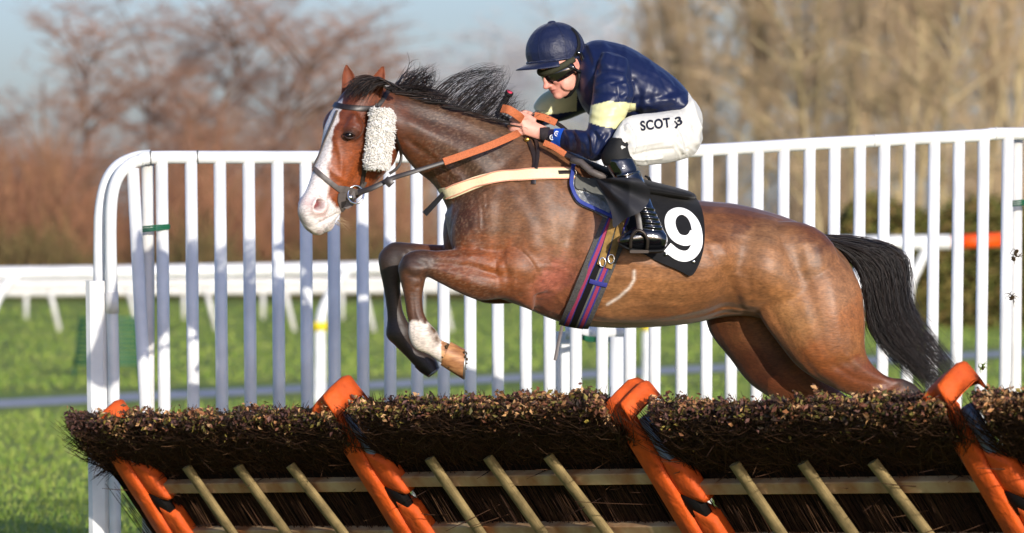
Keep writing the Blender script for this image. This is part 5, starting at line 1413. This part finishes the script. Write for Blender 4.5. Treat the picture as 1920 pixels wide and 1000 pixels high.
# local frame: a along the panel, h up the slope measured down from the pad top (0 = top), n outwards to the landing side
HTOT = 1.28
HG = 'brush hurdles in a line across the course'
def make_hurdle(first, seed):
    T0 = Vector((0, 0, 0))
    rd = random.Random(seed)
    def L3(a, h, n): return E1 * a + E2 * h + EN * n
    root = empty('brush_hurdle', (0, 0, 0))
    def add(mb, name, m, par=None, **k):
        o = mb.build(name, MT[m], None, **k); o.parent = par or root; return o
    KS = 1.15                # the packed twigs are sheared along the panel as they lean out
    def B(a, zz, n): return E1 * (a + n * KS) + E2 * ((zz + .545 * n) / .83) + EN * n
    a0, a1 = (-.25, LH - .12) if first else (.115, LH - .12)
    ZT = -.050
    # dark core of packed stems
    rings = []
    for a in np.linspace(a0 + .03, a1 - .02, 26):
        wob = .010 * math.sin(a * 9 + seed) + .006 * math.sin(a * 23 + 1)
        prof = [(ZT - .02 + wob, -.06), (ZT - .015 + wob, .03), (ZT - .03 + wob, .11), (ZT - .07, .14), (ZT - .115, .13 + wob), (ZT - .16, .09), (ZT - .195, .045), (ZT - .225, .01), (-1.0, -.01), (-1.0, -.05), (ZT - .3, -.06)]
        rings.append([np.array(B(a, zz, n)) for zz, n in prof])
    V, Fc = ring_loft(rings, .02)
    core = link('brush', mesh('brush', V, Fc), MT['brush_core']); core.parent = root
    mb = MB()
    def front(zz):           # how far the brush reaches out at a given drop
        return float(np.interp(-zz, [.03, .06, .10, .14, .185, .225, .27, 1.0], [.10, .145, .165, .16, .125, .075, .03, .012]))
    for i in range(5200):
        a = rd.uniform(a0, a1); k = rd.random()
        if k < .5:       # twigs of the head sweep up and out
            z0_ = -rd.uniform(.21, .30); z1_ = -rd.uniform(.03, .22); s_ = rd.gauss(0, .10)
            p0 = B(a, z0_, front(z0_) * rd.uniform(.3, 1)); p2 = B(a + s_, z1_, front(z1_) + rd.gauss(.004, .012)); p1 = p0.lerp(p2, .5) + EN * rd.uniform(0, .02)
            r = rd.uniform(.0013, .0028)
        elif k < .76:    # loose twigs running along the underside
            z0_ = -rd.uniform(.08, .27); s_ = rd.uniform(.06, .2) * rd.choice((-1, 1)); z1_ = z0_ + rd.uniform(-.03, .05)
            p0 = B(a, z0_, front(z0_) + rd.gauss(0, .010)); p2 = B(min(max(a + s_, a0), a1), z1_, front(z1_) + rd.gauss(.008, .016)); p1 = p0.lerp(p2, .5) + EN * .008 + Vector((0, 0, rd.gauss(0, .012)))
            r = rd.uniform(.0010, .0021)
        else:            # stems down the face
            z0_ = -1.0 + rd.uniform(0, .1); z1_ = -rd.uniform(.27, .75); n0 = rd.uniform(.0, .022); s_ = rd.gauss(0, .06)
            p0 = B(a, z0_, n0); p2 = B(a + s_, z1_, n0 + rd.uniform(0, .02)); p1 = p0.lerp(p2, .5) + EN * rd.uniform(0, .015)
            r = rd.uniform(.002, .0045)
        mb.tube([p0, p1, p2], [r, r * .85, r * .4], 3, cap=False)
    for i in range(46):      # strays
        a = rd.uniform(a0, a1); z0_ = -rd.uniform(.15, .5); p0 = B(a, z0_, front(z0_)); dv_ = Vector((rd.gauss(0, .10), -.02, rd.gauss(.0, .04)))
        mb.tube([p0, p0 + dv_ * .6 + EN * .015, p0 + dv_ + EN * .02], [.0022, .0018, .001], 4, cap=False)
    if first:
        for i in range(240):
            p0 = B(a0 + rd.uniform(0, .06), -rd.uniform(.06, .28), rd.uniform(-.04, .1)); dv_ = Vector((-rd.uniform(.02, .09), rd.gauss(0, .03), rd.gauss(-.01, .03)))
            mb.tube([p0, p0 + dv_ * .5, p0 + dv_ + Vector((0, 0, rd.gauss(0, .01)))], [.002, .0016, .0008], 3, cap=False)
    for i in range(170):     # sprigs above the trimmed line
        a = rd.uniform(a0, a1); p0 = B(a, ZT - .02, rd.uniform(-.04, .1)); dv_ = Vector((rd.gauss(0, .018), rd.gauss(0, .012), rd.uniform(.03, .075)))
        mb.tube([p0, p0 + dv_ * .6, p0 + dv_ + Vector((rd.gauss(0, .008), 0, 0))], [.0018, .0014, .0007], 3, cap=False)
    for i in range(900):     # long bent twigs lying over the leafy top
        a = rd.uniform(a0, a1); n = rd.uniform(-.05, .15); s_ = rd.uniform(.05, .16) * rd.choice((-1, 1))
        zt = ZT - max(0, n - .08) * .5
        p0 = B(a, zt - .02, n); p2 = B(min(max(a + s_, a0 - .03), a1 + .02), zt + rd.uniform(-.03, .02), n + rd.gauss(0, .02)); p1 = p0.lerp(p2, .5) + Vector((0, 0, rd.uniform(.0, .018)))
        r = rd.uniform(.0014, .0028); mb.tube([p0, p1, p2], [r, r * .9, r * .4], 3, cap=False)
    tw = add(mb, 'twigs', 'brush_stem', core)
    V = []; Fc = []; LC = []
    TAN = [srgb(196, 140, 92), srgb(224, 178, 126), srgb(150, 98, 60), srgb(204, 156, 104), srgb(132, 84, 62), srgb(118, 72, 52)]
    GRN = [srgb(104, 92, 36), srgb(128, 114, 50), srgb(86, 80, 36), srgb(150, 132, 58), srgb(96, 66, 34)]
    DRK = [srgb(70, 48, 34), srgb(92, 58, 46), srgb(58, 44, 30), srgb(110, 76, 66)]
    def leaf(p, s, up=.3):
        n_ = Vector((rd.gauss(0, .7), rd.gauss(-.2, .7), rd.gauss(up, .7)))
        if n_.length < .1: n_ = Vector((0, 0, 1))
        n_.normalize(); b = n_.orthogonal().normalized(); ang = rd.uniform(0, 6.28); c = n_.cross(b)
        e = b * math.cos(ang) + c * math.sin(ang); g_ = n_.cross(e)
        k = len(V); bend = n_ * s * .25
        c3 = mnoise.noise(p * 5.5 + Vector((seed, 0, 0))) + rd.gauss(0, .28)
        cc = rd.choice(TAN if c3 > .16 else GRN if c3 > -.12 else DRK); LC.extend([np.array(cc) * rd.uniform(.45, .95)] * 4)
        V.extend([p - e * s, p - g_ * s * .55 + bend, p + e * s * 1.0, p + g_ * s * .55 + bend]); Fc.append((k, k + 1, k + 2)); Fc.append((k, k + 2, k + 3))
    for i in range(7400):
        a = rd.uniform(a0 - .01, a1 + .01)
        if rd.random() < .10: a = a0 + abs(rd.gauss(0, .03)) if rd.random() < .5 else a1 - abs(rd.gauss(0, .03))
        clump = .5 + mnoise.noise(Vector((a * 7, 3.3 + seed, 0)))
        k = rd.random()
        if k < .42:      # trimmed top
            n = rd.uniform(-.07, .14)
            p = B(a, ZT + .040 * mnoise.noise(Vector((a * 5, seed, n * 9))) + .03 * mnoise.noise(Vector((a * 17, seed, 3))) + rd.gauss(.002, .012), n); s_ = rd.uniform(.006, .017)
        elif k < .80:    # upper front
            zz = -.055 - abs(rd.gauss(0, .034)) * (.5 + .9 * clump)
            p = B(a, zz, front(zz) + rd.gauss(.003, .012)); s_ = rd.uniform(.006, .017)
        else:            # scattered lower down, thin
            zz = -.08 - .17 * rd.random() ** 1.2
            if rd.random() > .10 + .55 * clump: continue
            p = B(a, zz, front(zz) + rd.gauss(.003, .012)); s_ = rd.uniform(.004, .009)
        leaf(p, s_)
    for i in range(70):
        a = rd.uniform(a0, a1); leaf(B(a, ZT + rd.uniform(.008, .035), rd.uniform(-.03, .12)), rd.uniform(.006, .011))
    lme = mesh('leaves', V, Fc, False); set_col(lme, np.array(LC)); lv = link('leaves', lme, MT['brush_leaf']); lv.parent = core
    # two long battens
    for zz in (-.348, -.552):
        c = B(LH * .5 + .03, zz, .04) - E1 * (.04 * KS)
        mb = MB(); mb.rbox(c, E2 * .026, EN * .02, E1 * (LH * .5 - .06), .004); add(mb, 'batten', 'batten_wood', auto=40)
    # three stakes in front of the battens
    for a_t, a_b in ((.50, .60), (.88, 1.03), (1.26, 1.48)):
        p0, p1 = L3(a_b, -HTOT + .05, .09), L3(a_t, -.26, .085)
        ax = (p1 - p0); sd = ax.cross(EN).normalized()
        mb = MB(); mb.rbox((p0 + p1) / 2, sd * .026, EN * .014, ax / 2, .008); add(mb, 'stake', 'stake_wood', auto=40)
    # padded upright
    mb = MB(); mb.tube([L3(.105, -HTOT, .055), L3(.105, -.06, .055)], .028, 12); up = add(mb, 'upright', 'steel_grey')
    # long pad: folded sheet, open at the top
    prof = [(-.040, .02), (-.036, .088), (-.024, .098), (.028, .103), (.072, .104), (.080, .098), (.082, .07), (.02, .03)]
    rings = []
    for i, h in enumerate(np.linspace(-HTOT + .02, -.045, 22)):
        wob = .006 * math.sin(i * 1.7) + .004 * math.sin(i * 3.1)
        rings.append([np.array(L3(x + wob, h, n + wob * .7)) for x, n in prof])
    V, Fc = ring_loft(rings, .01); pad = link('pad', mesh('pad', V, Fc), MT['orange_vinyl']); pad.parent = up
    # fold at the tip: a flap bent over the top, with two lips
    prof2 = [(-.045, 0), (.03, .0), (.10, .0), (.175, -.01)]
    V = []; Fc = []
    LIP = rd.choice(([-.005, .02, .045, .062, .068, .03, -.02], [-.005, .015, .05, .062, .035, .05, -.01], [.0, .025, .04, .06, .07, .05, .0])) if seed != 33 else [-.005, .03, .055, .02, .045, .04, -.02]
    nu_ = 15; cross = [(-.065, .108), (-.012, .112), (.0, .104), (.006, .05), (.008, -.02), (-.004, -.05), (-.06, -.055)]
    for side in (0, 1):
        for i in range(nu_):
            f = i / (nu_ - 1); x = -.045 + .17 * f
            lip = float(np.interp(f, [0, .15, .4, .62, .8, .9, 1], LIP))
            for h, n in cross:
                h = h - (.055 if first else 0)
                hh = h + (lip if h > (-.095 if first else -.04) else lip * .3) - side * .007
                V.append(L3(x, hh, n + .012 * math.sin(f * 7 + 1) - side * .006))
    m_ = len(cross)
    for side in (0, 1):
        o_ = side * nu_ * m_
        for i in range(nu_ - 1):
            for j in range(m_ - 1):
                q = (o_ + i * m_ + j, o_ + i * m_ + j + 1, o_ + (i + 1) * m_ + j + 1, o_ + (i + 1) * m_ + j); Fc.append(q if side else q[::-1])
    o_ = nu_ * m_
    for i in range(nu_ - 1):
        Fc.append((i * m_, (i + 1) * m_, o_ + (i + 1) * m_, o_ + i * m_)); Fc.append((i * m_ + m_ - 1, o_ + i * m_ + m_ - 1, o_ + (i + 1) * m_ + m_ - 1, (i + 1) * m_ + m_ - 1))
    for j in range(m_ - 1):
        Fc.append((j, o_ + j, o_ + j + 1, j + 1)); k_ = (nu_ - 1) * m_; Fc.append((k_ + j, k_ + j + 1, o_ + k_ + j + 1, o_ + k_ + j))
    cp = link('cap_fold', mesh('cap_fold', V, Fc), MT['orange_vinyl']); cp.parent = up
    # dark edge on the left of the pad
    mb = MB(); mb.rbox(L3(-.041, -HTOT * .5, .03), E1 * .006, EN * .034, E2 * (HTOT * .5 - .05), .003); add(mb, 'pad_edge', 'black_gap', up)
    # sleeves round the upright with black fastening gaps between
    for h0, h1 in ((-.25, -.41), (-.485, -.69), (-.765, -1.0), (-1.06, -1.24)):
        rings = []
        for t in np.linspace(0, 1, 9):
            h = h0 + (h1 - h0) * t; bul = .008 * math.sin(t * math.pi); fl_ = .014 * t
            sq = lambda z: math.copysign(abs(z) ** .5, z)
            rings.append([np.array(L3(.135 + (.050 + fl_) * sq(math.cos(a)), h - .03 * sq(math.cos(a)), .055 + (.034 + bul * .4) * sq(math.sin(a)))) for a in np.linspace(0, 2 * math.pi, 21)[:-1]])
        V, Fc = ring_loft(rings, .01); me_ = mesh('sleeve', V, Fc); sl = link('sleeve', me_, MT['orange_vinyl']); sl.parent = up
    for h0, h1 in ((-.40, -.50), (-.68, -.78), (-.99, -1.07)):
        mb = MB(); mb.rbox(L3(.120, (h0 + h1) / 2, .068), E1 * .040, EN * .02, E2 * (abs(h1 - h0) / 2), .004); add(mb, 'fastening', 'black_gap', up)
    # orange roll along the back of the brush top
    mb = MB(); mb.tube([B(.25, ZT - .03, -.085), B(LH * .5, ZT - .028, -.09), B(LH - .1, ZT - .03, -.085)], .028, 10); add(mb, 'top_roll', 'orange_vinyl')
    return root
LBL = ['leftmost brush hurdle, its bushy end sticking out past the first orange upright', 'brush hurdle with orange padded upright directly below the horse front hooves',
       'brush hurdle with a two lipped orange cap, below the horse belly and hind legs', 'nearest brush hurdle at the right edge of the photo, below the tail tip']
hs_ = [make_hurdle(k == 0, 31 + k) for k in range(4)]
for o, tp, lb in zip(hs_, tops, LBL):
    o.location = tp + E2 * -.03; tag(o, lb, 'hurdle', HG)

# clods of turf thrown up behind the horse
mat('turf_soil', srgb(60, 48, 34), .95, .1, noise=(90, .4)); mat('turf_blade', srgb(110, 130, 50), .8, .2)
for (u_, v_, s_, lb) in ((1903, 482, 1.0, 'largest clod of torn turf flying beside the right end of the fence'), (1898, 556, .8, 'small clod of turf in the air below the largest one'), (1841, 688, .75, 'grassy wisp of turf flying above the right hurdle cap')):
    d_ = 19.6; o = empty('turf_clod', P(u_, v_, d_), lb, 'turf', 'turf clods thrown into the air')
    mb = MB()
    for k in range(3): mb.add(*ell(P(u_ + random.gauss(0, 5) * s_, v_ + random.gauss(0, 4) * s_, d_), (.009 * s_ * random.uniform(.6, 1.3), .007 * s_, .006 * s_ * random.uniform(.7, 1.3)), Matrix.Rotation(random.random() * 3, 3, 'Y'), 8, 6))
    mb.build('soil', MT['turf_soil'], o, False)
    mb = MB()
    for k in range(12):
        p = P(u_ + random.gauss(0, 5) * s_, v_ + random.gauss(0, 4) * s_, d_); dv_ = Vector((random.gauss(0, 1), random.gauss(0, .5), random.gauss(0, 1))).normalized() * .03 * s_
        mb.tube([p, p + dv_ * .6, p + dv_ + Vector((0, 0, -.006))], [.0016, .0013, .0005], 4)
    mb.build('roots', MT['turf_blade' if s_ == .75 else 'turf_soil'], o)
